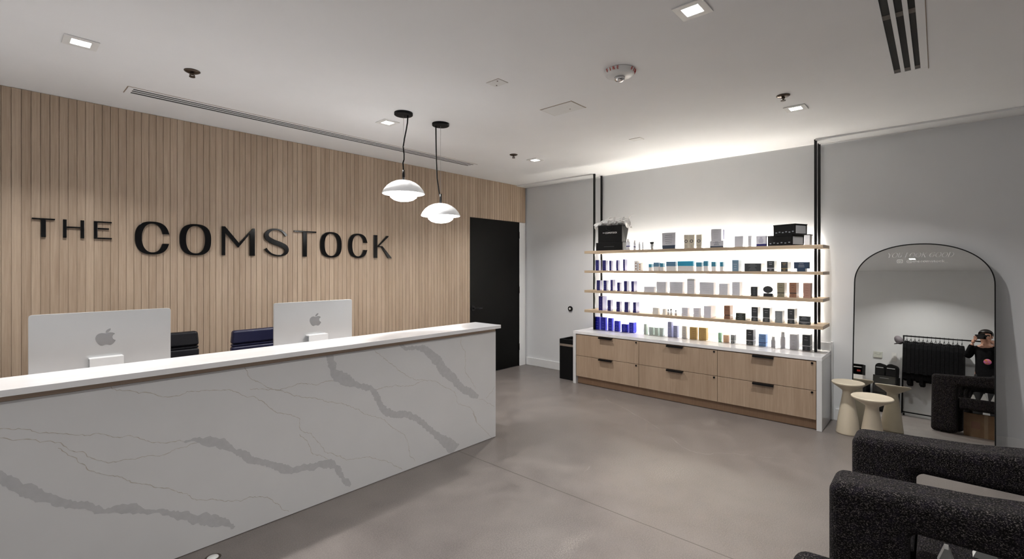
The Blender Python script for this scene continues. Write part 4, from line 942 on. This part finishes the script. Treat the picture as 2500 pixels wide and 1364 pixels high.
# round black compact on a base
t = thing('compact', 'round black compact standing on its small black box', 'compact', (4.72, 1.14, 1.0883), ROWN[3])
bm = NB(); box(bm, 4.695, 4.745, 1.098, 1.176, 1.0884, 1.118); obj('base', bm, 'p_black', t, .002)
bm = NB(); tube(bm, (4.705, 1.141, 1.151), (4.722, 1.141, 1.153), .040, 40); bm.transform(Matrix.Translation((0, 0, 1.151)) @ Matrix.Diagonal((1, 1, .82, 1)) @ Matrix.Translation((0, 0, -1.151))); obj('round_case', bm, 'p_charcoal', t, .002)
# tiny dropper bottles
for k, (yy, hh, lb) in enumerate(((2.075, .060, 'tiny clear bottle with black cap, left of three on the fourth shelf'), (2.045, .066, 'tiny clear bottle with the biggest black cap on the fourth shelf'), (1.995, .056, 'tiny clear bottle with black cap, right of three on the fourth shelf'))):
    t = thing('dropper_bottle', lb, 'bottle', (4.71, yy, .8593), ROWN[4])
    bm = NB(); lathe(bm, [(0, .8594), (.011, .8594), (.011, .8594 + hh * .6), (.005, .8594 + hh * .7), (0, .8594 + hh * .7)], 4.71, yy, 18); obj('body', bm, 'p_white', t)
    bm = NB(); lathe(bm, [(0, .8594 + hh * .705), (.008, .8594 + hh * .705), (.007, .8594 + hh), (0, .8594 + hh)], 4.71, yy, 14); obj('cap', bm, 'black', t)

# =================================================================== SIDE TABLES
def side_table(cx, cy, zt, rt, rb, rn, label):
    bm = NB()
    prof = [(0, .001), (rb, .001), (rb * 1.01, .010), (rb * .84, zt * .30), (rn * 1.30, zt * .60), (rn * 1.02, zt * .78), (rn * 1.04, zt * .825), (rn * 1.35, zt * .85), (rt * .66, zt * .895), (rt * .90, zt * .94), (rt * .985, zt * .962), (rt, zt * .975), (rt * .995, zt * .988), (rt * .96, zt * .997), (rt * .93, zt * .992), (rt * .5, zt * .985), (0, zt * .984)]
    lathe(bm, prof, cx, cy, 72)
    return tag(obj('side_table', bm, 'cream'), label, 'side table', 'cream pedestal side tables')
side_table(4.69, .545, .420, .113, .082, .037, 'cream pedestal side table nearer the cabinet, partly behind the other')
side_table(4.33, .358, .407, .128, .084, .040, 'cream pedestal side table nearer the armchair')

# =================================================================== MIRROR
mn = Vector((-.9934, .0507, .1021)).normalized(); mu = Vector((mn.y, -mn.x, 0)).normalized()
if mu.y > 0: mu = -mu
mv = mn.cross(mu)
if mv.z < 0: mv = -mv
m0 = Vector((4.83 + .051 * .117, .117, 0.0)) + mv * .004
def mp_(u, v, t): return m0 + mu * u + mv * v + mn * t
mir = thing('leaning_mirror', 'tall arched mirror in a thin black frame leaning on the white wall', 'mirror', (4.85, .117, 0))
HWm, SH, AR = .4255, 1.225, .322
def arch(e): 
    a, b_ = HWm - e, AR - e
    return [(-a, e)] + [(a, e)] + sup(0, SH, a, b_, 2.15, 48, 0, PI, False)
bm = NB(); ring_prism(bm, arch(0), arch(.007), mp_, -.020, .006); obj('frame', bm, 'black', mir)
bm = NB(); prism(bm, arch(.0075), mp_, -.016, -.001); obj('mirror_glass', bm, 'mirror', mir, fix=True)
# thin serif italic lettering for the mirror, drawn as strokes of unequal width
def arc_pts(cx, cz, a, b_, d0, d1, n=16): return [(cx + a * math.cos(math.radians(d0 + (d1 - d0) * i / n)), cz + b_ * math.sin(math.radians(d0 + (d1 - d0) * i / n))) for i in range(n + 1)]
TK, TN = .10, .028
def wo(cx, cz, a, b_, d0, d1, n=20):   # arc thick at its sides, thin at top and bottom
    out = []
    for i in range(n + 1):
        d = math.radians(d0 + (d1 - d0) * i / n); out.append((cx + a * math.cos(d), cz + b_ * math.sin(d), TN + (TK - TN) * abs(math.cos(d)) ** 1.5))
    return out
GL = {
 'Y': (.72, [[(.0, 1, TK), (.36, .5, TK)], [(.72, 1, TN), (.36, .5, TN)], [(.36, .5, TK), (.36, 0, TK)], [(.22, 0, TN), (.5, 0, TN)], [(-.1, 1, TN), (.14, 1, TN)], [(.6, 1, TN), (.84, 1, TN)]]),
 'O': (.92, [wo(.46, .5, .42, .5, 0, 360, 32)]),
 'U': (.78, [[(.1, 1, TK), (.1, .34, TK)], wo(.38, .34, .28, .34, 180, 360), [(.66, .34, TN), (.66, 1, TN)], [(-.03, 1, TN), (.23, 1, TN)], [(.55, 1, TN), (.78, 1, TN)]]),
 'L': (.62, [[(.12, 1, TK), (.12, 0, TK)], [(0, 0, TN), (.58, 0, TN)], [(.58, 0, TN), (.6, .22, TN)], [(0, 1, TN), (.26, 1, TN)]]),
 'K': (.78, [[(.12, 1, TK), (.12, 0, TK)], [(.66, 1, TN), (.14, .42, TN)], [(.30, .6, TK), (.74, 0, TK)], [(0, 1, TN), (.26, 1, TN)], [(0, 0, TN), (.26, 0, TN)], [(.55, 1, TN), (.78, 1, TN)], [(.62, 0, TN), (.86, 0, TN)]]),
 'G': (.92, [wo(.48, .5, .42, .5, 48, 318), [(.80, .17, TN), (.80, .44, TK)], [(.64, .44, TN), (.94, .44, TN)], [(.78, .84, TN), (.82, .98, TN)]]),
 'D': (.88, [[(.12, 1, TK), (.12, 0, TK)], [(0, 1, TN), (.34, 1, TN)], [(0, 0, TN), (.34, 0, TN)], wo(.34, .5, .48, .5, -90, 90)]),
}
def write(word, u0, v0, hgt, wid, shear, place, t0, t1):
    tot = sum(GL[c][0] + .14 if c != ' ' else .42 for c in word); s = wid / tot; bm = NB(); x = 0
    for c in word:
        if c == ' ': x += .42; continue
        w_, st = GL[c]
        for P in st:
            L, R_ = [], []
            for i, (px, pz, wd) in enumerate(P):
                a = P[max(i - 1, 0)]; b_ = P[min(i + 1, len(P) - 1)]; dx, dz = b_[0] - a[0], b_[1] - a[1]; l = math.hypot(dx, dz) or 1
                for S_, sg in ((L, 1), (R_, -1)):
                    qx, qz = px - sg * dz / l * wd / 2, pz + sg * dx / l * wd / 2
                    S_.append((u0 + (x + qx + shear * qz) * s, v0 + qz * hgt))
            for i in range(len(L) - 1):
                q = [L[i], L[i + 1], R_[i + 1], R_[i]]
                bm.faces.new([bm.verts.new(place(u, v, t1)) for u, v in q])
        x += w_ + .14
    return bm
bm = write('YOU LOOK GOOD', -.205, 1.437, .036, .405, .32, mp_, 0, .0004)
obj('vinyl_lettering', bm, 'etch', mir, fix=False)
txt_obj('vinyl_lettering', '@thecomstock_', .030, frame(mp_(.043, 1.404, .0003), mu, mv), 'etch', mir, .0001, sx=1.22)
bm = NB(); sq_o = sup(-.122, 1.405, .019, .0155, 4, 32); sq_i = sup(-.122, 1.405, .0155, .0125, 4, 32)
ring_prism(bm, sq_o, sq_i, mp_, .0001, .0004); ring_prism(bm, sup(-.122, 1.405, .0095, .008, 2, 24), sup(-.122, 1.405, .0065, .0052, 2, 24), mp_, .0001, .0004); prism(bm, sup(-.1115, 1.4132, .0018, .0015, 2, 10), mp_, .0001, .0004)
obj('vinyl_icon', bm, 'etch', mir)

# =================================================================== ARMCHAIRS
def armchair(label):
    t = thing('armchair', label, 'armchair', (2.30, -.1, 0), 'dark boucle armchairs')
    def arm(x0, x1):
        poly = [(.28, .006), (.28, .618), (-.10, .640), (-.50, .692), (-.56, .60), (-.56, .006), (-.34, .006), (-.34, .514), (.068, .514), (.068, .006)]
        bm = NB(); prism(bm, poly, lambda u, v, s: (s, u, v), x0, x1); return obj('arm', bm, 'boucle', t, .034, 6)
    arm(1.92, 2.095); arm(2.505, 2.68)
    bxo('seat', (1.955, 2.645, -.33, .055, .272, .400), 'boucle', t, .026, 5)
    bxo('seat_front', (2.098, 2.502, .060, .262, .255, .398), 'boucle', t, .026, 5)
    bm = NB(); prism(bm, [(-.345, .404), (-.57, .404), (-.62, .72), (-.50, .735)], lambda u, v, s: (s, u, v), 2.100, 2.500); obj('backrest', bm, 'boucle', t, .03, 5)
    bxo('glide', (1.96, 2.06, .12, .20, 0, .008), 'black', t); bxo('glide', (2.54, 2.64, .12, .20, 0, .008), 'black', t)
    return t
ch = armchair('dark boucle armchair with open square arms, at the right edge of the photo')
c2 = copy_tree(ch, (-1.245, 0, 0)); c2['label'] = 'dark boucle armchair showing only one arm corner at the bottom edge'
# white folded tent cards standing on the seat
for k, (x, y, lb) in enumerate(((2.06, -.020, 'white folded tent card on the armchair seat, nearest the front'), (2.18, -.115, 'white folded tent card on the armchair seat, middle one'), (2.30, -.21, 'white folded tent card on the armchair seat, nearest the backrest'))):
    bm = NB(); hh = .052 + .02 * k; hw = .022 + .008 * k
    pl = lambda u, v, s: (x + s, y + u, .4006 + v)
    prism(bm, [(-hw, 0), (hw, 0), (.005, hh), (-.005, hh)], pl, -.02, .02)
    tag(obj('tent_card', bm, 'paper'), lb, 'card', 'white tent cards')
t = thing('cardboard_box', 'brown cardboard box stored under the armchair seat', 'box', (2.3, -.14, 0))
bxo('carton', (2.16, 2.49, -.325, .03, .001, .245), 'card', t, .002); bxo('tape', (2.491, 2.492, -.16, -.13, .001, .245), 'tape', t)
bxo('shipping_label', (2.4905, 2.4915, -.10, -.03, .09, .16), 'p_copper', t)

# =================================================================== OPPOSITE SIDE (seen in the mirror)
RX, RZ = -.42, 1.305
t = thing('garment_rack', 'black metal garment rack reflected in the mirror', 'clothes rack', (RX, .3, 0))
bm = NB(); tube(bm, (RX, .985, RZ), (RX, -.60, RZ), .011); obj('rail', bm, 'black', t)
for y in (.975, -.59):
    bm = NB(); tube(bm, (RX, y, .05), (RX, y, RZ), .011); obj('upright', bm, 'black', t)
    bm = NB(); tube(bm, (RX - .19, y, .045), (RX + .19, y, .045), .011)
    f_ = obj('foot', bm, 'black', t)
    for s in (-.17, .17):
        bm = NB(); tube(bm, (RX + s, y - .008, .018), (RX + s, y + .008, .018), .017, 14); obj('caster', bm, 'black', f_)
bm = NB(); tube(bm, (RX, .975, .060), (RX, -.59, .060), .010); obj('base_rail', bm, 'black', t)
rnd = random.Random(21)
def hanger_mesh():
    bm = NB(); path(bm, [(0, 0, 1.262), (0, 0, 1.294), (.012, 0, 1.310), (0, 0, 1.322), (-.013, 0, 1.312)], .0022, 6); path(bm, [(-.17, 0, 1.190), (0, 0, 1.262), (.17, 0, 1.190)], .004, 6); return bm
hb = hanger_mesh(); me_h = bpy.data.meshes.new('clothes_hanger'); hb.to_mesh(me_h); hb.free(); me_h.materials.append(M['black'])
HG = 'black hangers on the garment rack'; GG = 'black garments on the garment rack'
def garment_mesh(seed):
    r2 = random.Random(seed); zb_ = .56 + r2.uniform(-.05, .05)
    bm = NB(); L = [(-.03, 1.232), (-.10, 1.212), (-.185, 1.175), (-.205, 1.10), (-.20, .70), (-.16, .70), (-.165, 1.02), (-.15, zb_), (0, zb_ - .02), (.15, zb_ + .01), (.165, 1.02), (.16, .70), (.20, .70), (.205, 1.10), (.185, 1.175), (.10, 1.212), (.03, 1.232)]
    prism(bm, L, lambda u, v, s: (u * .95, s, v), -.0245, .0245)
    me = bpy.data.meshes.new('hanging_garment'); bmesh.ops.recalc_face_normals(bm, faces=bm.faces[:]); bm.to_mesh(me); bm.free(); me.materials.append(M['cloth_black']); return me
gm = [garment_mesh(i) for i in range(3)]
NG = 14
for i in range(NG):
    y = .932 - i * .0515
    h_ = bpy.data.objects.new('clothes_hanger', me_h); COL.objects.link(h_); h_.location = (RX, y, 0); tag(h_, 'black wire hanger on the garment rack seen in the mirror', 'hanger', HG)
    g_ = bpy.data.objects.new('hanging_garment', gm[i % 3]); COL.objects.link(g_); g_.location = (RX, y, -.008 - .01 * (i % 2)); 
    b = g_.modifiers.new('bevel', 'BEVEL'); b.width = .012; b.segments = 3
    tag(g_, 'plain black garment on a hanger, packed on the rack in the mirror', 'garment', GG)
# grey cap over the rail end
t = thing('grey_cap', 'grey cloth cap hung over the end of the garment rack', 'cap', (RX, 1.02, 1.2))
bm = NB(); bmesh.ops.create_uvsphere(bm, u_segments=28, v_segments=16, radius=1)
bm.transform(Matrix.Translation((RX + .03, 1.035, 1.225)) @ Matrix.Rotation(math.radians(-28), 4, 'X') @ Matrix.Diagonal((.075, .055, .075, 1))); obj('crown', bm, 'cap', t, smooth=True)
bm = NB(); bmesh.ops.create_uvsphere(bm, u_segments=24, v_segments=8, radius=1)
bm.transform(Matrix.Translation((RX + .07, 1.045, 1.165)) @ Matrix.Rotation(math.radians(-20), 4, 'X') @ Matrix.Diagonal((.06, .05, .008, 1))); obj('brim', bm, 'cap', t, smooth=True)
# black drawer tower with two round-topped cases
t = thing('drawer_tower', 'black drawer tower reflected in the mirror, left of the hanging clothes', 'drawers', (-.42, 1.18, 0))
bxo('carcass', (-.60, -.262, 1.035, 1.345, .001, .60), 'black_matte', t, .004)
for k in range(4):
    d_ = bxo('drawer', (-.2618, -.250, 1.045, 1.335, .03 + k * .143, .163 + k * .143), 'black', t, .003); bxo('pull', (-.2498, -.240, 1.13, 1.25, .125 + k * .143, .132 + k * .143), 'p_midgrey', d_)
def case(y0, y1, label):
    t = thing('black_case', label, 'case', (-.42, (y0 + y1) / 2, .6005), 'round-topped black cases')
    cy = (y0 + y1) / 2; hw = (y1 - y0) / 2
    bm = NB(); prism(bm, [(cy + hw, .6008), (cy + hw, .74)] + [(cy + hw * math.cos(a), .74 + .062 * math.sin(a)) for a in (PI * i / 16 for i in range(1, 16))] + [(cy - hw, .74), (cy - hw, .6008)], lambda u, v, s: (s, u, v), -.56, -.28); obj('body', bm, 'black_matte', t, .008, 3)
    bxo('pale_strap', (-.279, -.276, cy - hw * .75, cy + hw * .75, .722, .734), 'p_grey', t)
case(1.195, 1.325, 'round-topped black case on the drawer tower, left one in the mirror')
case(1.04, 1.18, 'round-topped black case on the drawer tower, right one in the mirror')
# low dark cabinet with organiser
t = thing('low_cabinet', 'low dark cabinet at the left edge of the mirror reflection', 'cabinet', (-.45, 1.7, 0))
bxo('body', (-.62, -.30, 1.44, 1.95, .001, .47), 'black_matte', t, .003); bxo('top', (-.625, -.295, 1.435, 1.955, .4705, .488), 'p_copper', t, .002)
tag(bxo('white_carton', (-.55, -.33, 1.50, 1.74, .4885, .565), 'paper', None, .002), 'white carton on the low dark cabinet in the mirror', 'box')
t = thing('black_organizer', 'black open organizer with a red item, on the white carton', 'organizer', (-.44, 1.6, .5655))
bm = NB(); box(bm, -.54, -.345, 1.505, 1.70, .5656, .575); box(bm, -.54, -.53, 1.505, 1.70, .575, .735); box(bm, -.53, -.345, 1.505, 1.515, .575, .735); box(bm, -.53, -.345, 1.69, 1.70, .575, .735); box(bm, -.54, -.345, 1.505, 1.70, .7352, .745); obj('frame', bm, 'black_matte', t)
bxo('pale_sheet', (-.50, -.36, 1.53, 1.68, .690, .705), 'paper', t); bxo('red_item', (-.42, -.40, 1.55, 1.60, .62, .65), 'red', t)
t = thing('small_sign', 'small pale sign with dark writing on the wall, in the mirror', 'sign', (XB, 1.355, .96))
bxo('plate', (XB + .0005, XB + .018, 1.292, 1.418, .908, 1.012), 'plate', t, .002)
bm = NB(); rnd = random.Random(4)
for k in range(3):
    for j in range(7):
        if rnd.random() < .8: y = 1.400 - j * .014 - rnd.uniform(0, .004); path(bm, [(XB + .0185, y, .985 - k * .014), (XB + .0185, y - .004, .992 - k * .014), (XB + .0185, y - .008, .985 - k * .014)], .0012, 4)
obj('dark_writing', bm, 'ink', t)
t = thing('wall_switch', 'white wall switch plate beside the hanging clothes, in the mirror', 'switch', (XB, 1.13, .95))
bxo('plate', (XB + .0005, XB + .006, 1.095, 1.165, .875, 1.02), 'white_plastic', t, .001); bxo('rocker', (XB + .0065, XB + .010, 1.115, 1.145, .90, .93), 'white_plastic', t); bxo('rocker', (XB + .0065, XB + .010, 1.115, 1.145, .96, .99), 'white_plastic', t)

# =================================================================== PHOTOGRAPHER (seen in the mirror)
def skinned(name, verts, edges, radii, root, m, parent, levels=2):
    me = bpy.data.meshes.new(name); me.from_pydata(verts, edges, []); o = bpy.data.objects.new(name, me); COL.objects.link(o)
    me.materials.append(M[m])
    sk = o.modifiers.new('skin', 'SKIN'); sk.use_smooth_shade = True
    layer = me.skin_vertices[0] if me.skin_vertices else None
    if layer is None:
        bpy.context.view_layer.objects.active = o
    for i, r_ in enumerate(radii):
        me.skin_vertices[0].data[i].radius = r_ if isinstance(r_, tuple) else (r_, r_)
        me.skin_vertices[0].data[i].use_root = (i == root)
    sb = o.modifiers.new('sub', 'SUBSURF'); sb.levels = levels; sb.render_levels = levels
    bpy.context.view_layer.update()
    ev = o.evaluated_get(bpy.context.evaluated_depsgraph_get()); me2 = bpy.data.meshes.new_from_object(ev); me2.name = name
    o.modifiers.clear(); o.data = me2
    if not me2.materials: me2.materials.append(M[m])
    for p in me2.polygons: p.use_smooth = True
    o.parent = parent; o.matrix_parent_inverse = Matrix.Translation(-parent.location) if parent.type == 'EMPTY' else Matrix()
    return o
PT = Matrix.Translation((-.262, -.015, 0)) @ Matrix.Rotation(math.radians(14), 4, 'Z')
def T(p): return tuple(PT @ Vector(p))
per = thing('person', 'person in black clothes holding a camera up to the face, in the mirror', 'person', T((0, 0, 0)))
V = [(0, 0, .80), (0, 0, .96), (0, 0, 1.10), (.005, 0, 1.19), (.015, 0, 1.255), (.03, 0, 1.32), (.035, 0, 1.39), (.03, 0, 1.425),   # 0-7 spine to skull
     (0, .075, .69), (.01, .09, .42), (-.01, .10, .07), (.09, .11, .03),    # 8-11 left leg
     (0, -.075, .69), (.01, -.09, .42), (-.01, -.10, .07), (.09, -.11, .03),  # 12-15
     (0, .15, 1.165), (.07, .20, 1.04), (.125, .115, 1.25),     # 16-18 left arm
     (0, -.15, 1.165), (.07, -.20, 1.04), (.125, -.115, 1.25)]   # 19-21
Ed = [(0, 1), (1, 2), (2, 3), (3, 4), (4, 5), (5, 6), (6, 7), (0, 8), (8, 9), (9, 10), (10, 11), (0, 12), (12, 13), (13, 14), (14, 15), (3, 16), (16, 17), (17, 18), (3, 19), (19, 20), (20, 21)]
Rd = [(.085, .11), (.08, .11), (.095, .13), (.075, .08), .045, (.066, .062), (.084, .072), .06, .078, .052, .038, .03, .078, .052, .038, .03, .048, .036, .024, .048, .036, .024]
body = skinned('body', [T(v) for v in V], Ed, [(r_ if isinstance(r_, tuple) else (r_, r_)) for r_ in Rd], 0, 'skin', per)
# clothes follow the body
Vt = [(0, 0, .64), (0, 0, .96), (0, 0, 1.10), (.005, 0, 1.19), (.012, 0, 1.235), (0, .15, 1.168), (.07, .20, 1.035), (.122, .122, 1.235), (0, -.15, 1.168), (.07, -.20, 1.035), (.122, -.122, 1.235)]
skinned('black_sweater', [T(v) for v in Vt], [(0, 1), (1, 2), (2, 3), (3, 4), (3, 5), (5, 6), (6, 7), (3, 8), (8, 9), (9, 10)], [(.115, .145), (.10, .13), (.11, .145), (.09, .10), .055, .062, .050, .036, .062, .050, .036], 0, 'cloth_black', per)
Vl = [(0, 0, .90), (0, 0, .77), (0, .075, .68), (.01, .09, .42), (-.005, .10, .10), (0, -.075, .68), (.01, -.09, .42), (-.005, -.10, .10)]
skinned('black_trousers', [T(v) for v in Vl], [(0, 1), (1, 2), (2, 3), (3, 4), (1, 5), (5, 6), (6, 7)], [(.10, .12), (.10, .13), .084, .066, .054, .084, .066, .054], 0, 'jeans', per)
for s in (1, -1):
    skinned('shoe', [T((-.035, s * .10, .038)), T((.05, s * .106, .036)), T((.12, s * .112, .030))], [(0, 1), (1, 2)], [.040, .042, .034], 0, 'black', per)
# head details
hair = NB(); bmesh.ops.create_uvsphere(hair, u_segments=32, v_segments=20, radius=1); hair.transform(PT @ Matrix.Translation((.018, 0, 1.40)) @ Matrix.Diagonal((.094, .084, .080, 1)))
kill = [v for v in hair.verts if (PT.inverted() @ v.co).x > .055 and (PT.inverted() @ v.co).z < 1.42]
bmesh.ops.delete(hair, geom=kill, context='VERTS'); hr = obj('hair', hair, 'hair', per, smooth=True)
def blob(name, c, s, m):
    bm = NB(); bmesh.ops.create_uvsphere(bm, u_segments=16, v_segments=10, radius=1); bm.transform(PT @ Matrix.Translation(c) @ Matrix.Diagonal((*s, 1))); return obj(name, bm, m, per, smooth=True)
blob('nose', (.118, 0, 1.358), (.018, .012, .020), 'skin')
for s in (1, -1):
    blob('eye', (.105, s * .030, 1.378), (.010, .013, .008), 'white_plastic'); blob('pupil', (.113, s * .030, 1.378), (.004, .005, .005), 'black')
    blob('ear', (.03, s * .074, 1.365), (.018, .009, .026), 'skin')
blob('lips', (.108, 0, 1.325), (.008, .022, .006), 'p_pinkbrown')
# hands: palm and five separate fingers closing on the camera
for s in (1, -1):
    wv = [T((.122, s * .118, 1.245)), T((.132, s * .108, 1.275)), T((.140, s * .098, 1.305))]
    skinned('hand', wv, [(0, 1), (1, 2)], [(.022, .026), (.017, .034), (.013, .032)], 0, 'skin', per)
    for k in range(4):
        z0 = 1.292 + k * .017; ln = (.036, .042, .040, .030)[k]
        skinned('finger', [T((.142, s * .094, z0)), T((.165, s * .088, z0 + .004)), T((.176, s * (.088 - ln * .5), z0 + .006)), T((.174, s * (.088 - ln), z0 + .006))], [(0, 1), (1, 2), (2, 3)], [.0085, .008, .0075, .0065], 0, 'skin', per, 1)
    skinned('thumb', [T((.128, s * .10, 1.275)), T((.120, s * .085, 1.30)), T((.124, s * .065, 1.315))], [(0, 1), (1, 2)], [.010, .009, .0075], 0, 'skin', per, 1)
bm = NB(); box(bm, .118, .126, -.01, .01, .93, .97); bm.free()
t = thing('held_camera', 'black camera held in front of the person face, in the mirror', 'camera', T((.15, 0, 1.35)))
bm = NB(); box(bm, .130, .168, -.080, .080, 1.315, 1.378); box(bm, .134, .162, -.028, .028, 1.3785, 1.400); bm.transform(PT); obj('camera_body', bm, 'black_matte', t, .006, 3)
bm = NB(); tube(bm, (.1685, 0, 1.345), (.225, 0, 1.345), .034, 32); tube(bm, (.225, 0, 1.345), (.231, 0, 1.345), .036, 32); bm.transform(PT); obj('lens', bm, 'black', t)
t = tag(bxo('printed_patch', (0, .003, -.05, .02, -.04, .04), 'tattoo', None, .001), 'pink and orange printed patch at the hip of the person', 'patch')
t.name = 'pink_pouch'; t['category'] = 'pouch'; t['label'] = 'pink and orange printed pouch at the hip of the person in the mirror'
bm = NB(); bmesh.ops.create_uvsphere(bm, u_segments=20, v_segments=12, radius=1); bm.transform(PT @ Matrix.Translation((.128, -.05, .985)) @ Matrix.Diagonal((.014, .045, .042, 1))); bm.to_mesh(t.data); bm.free()
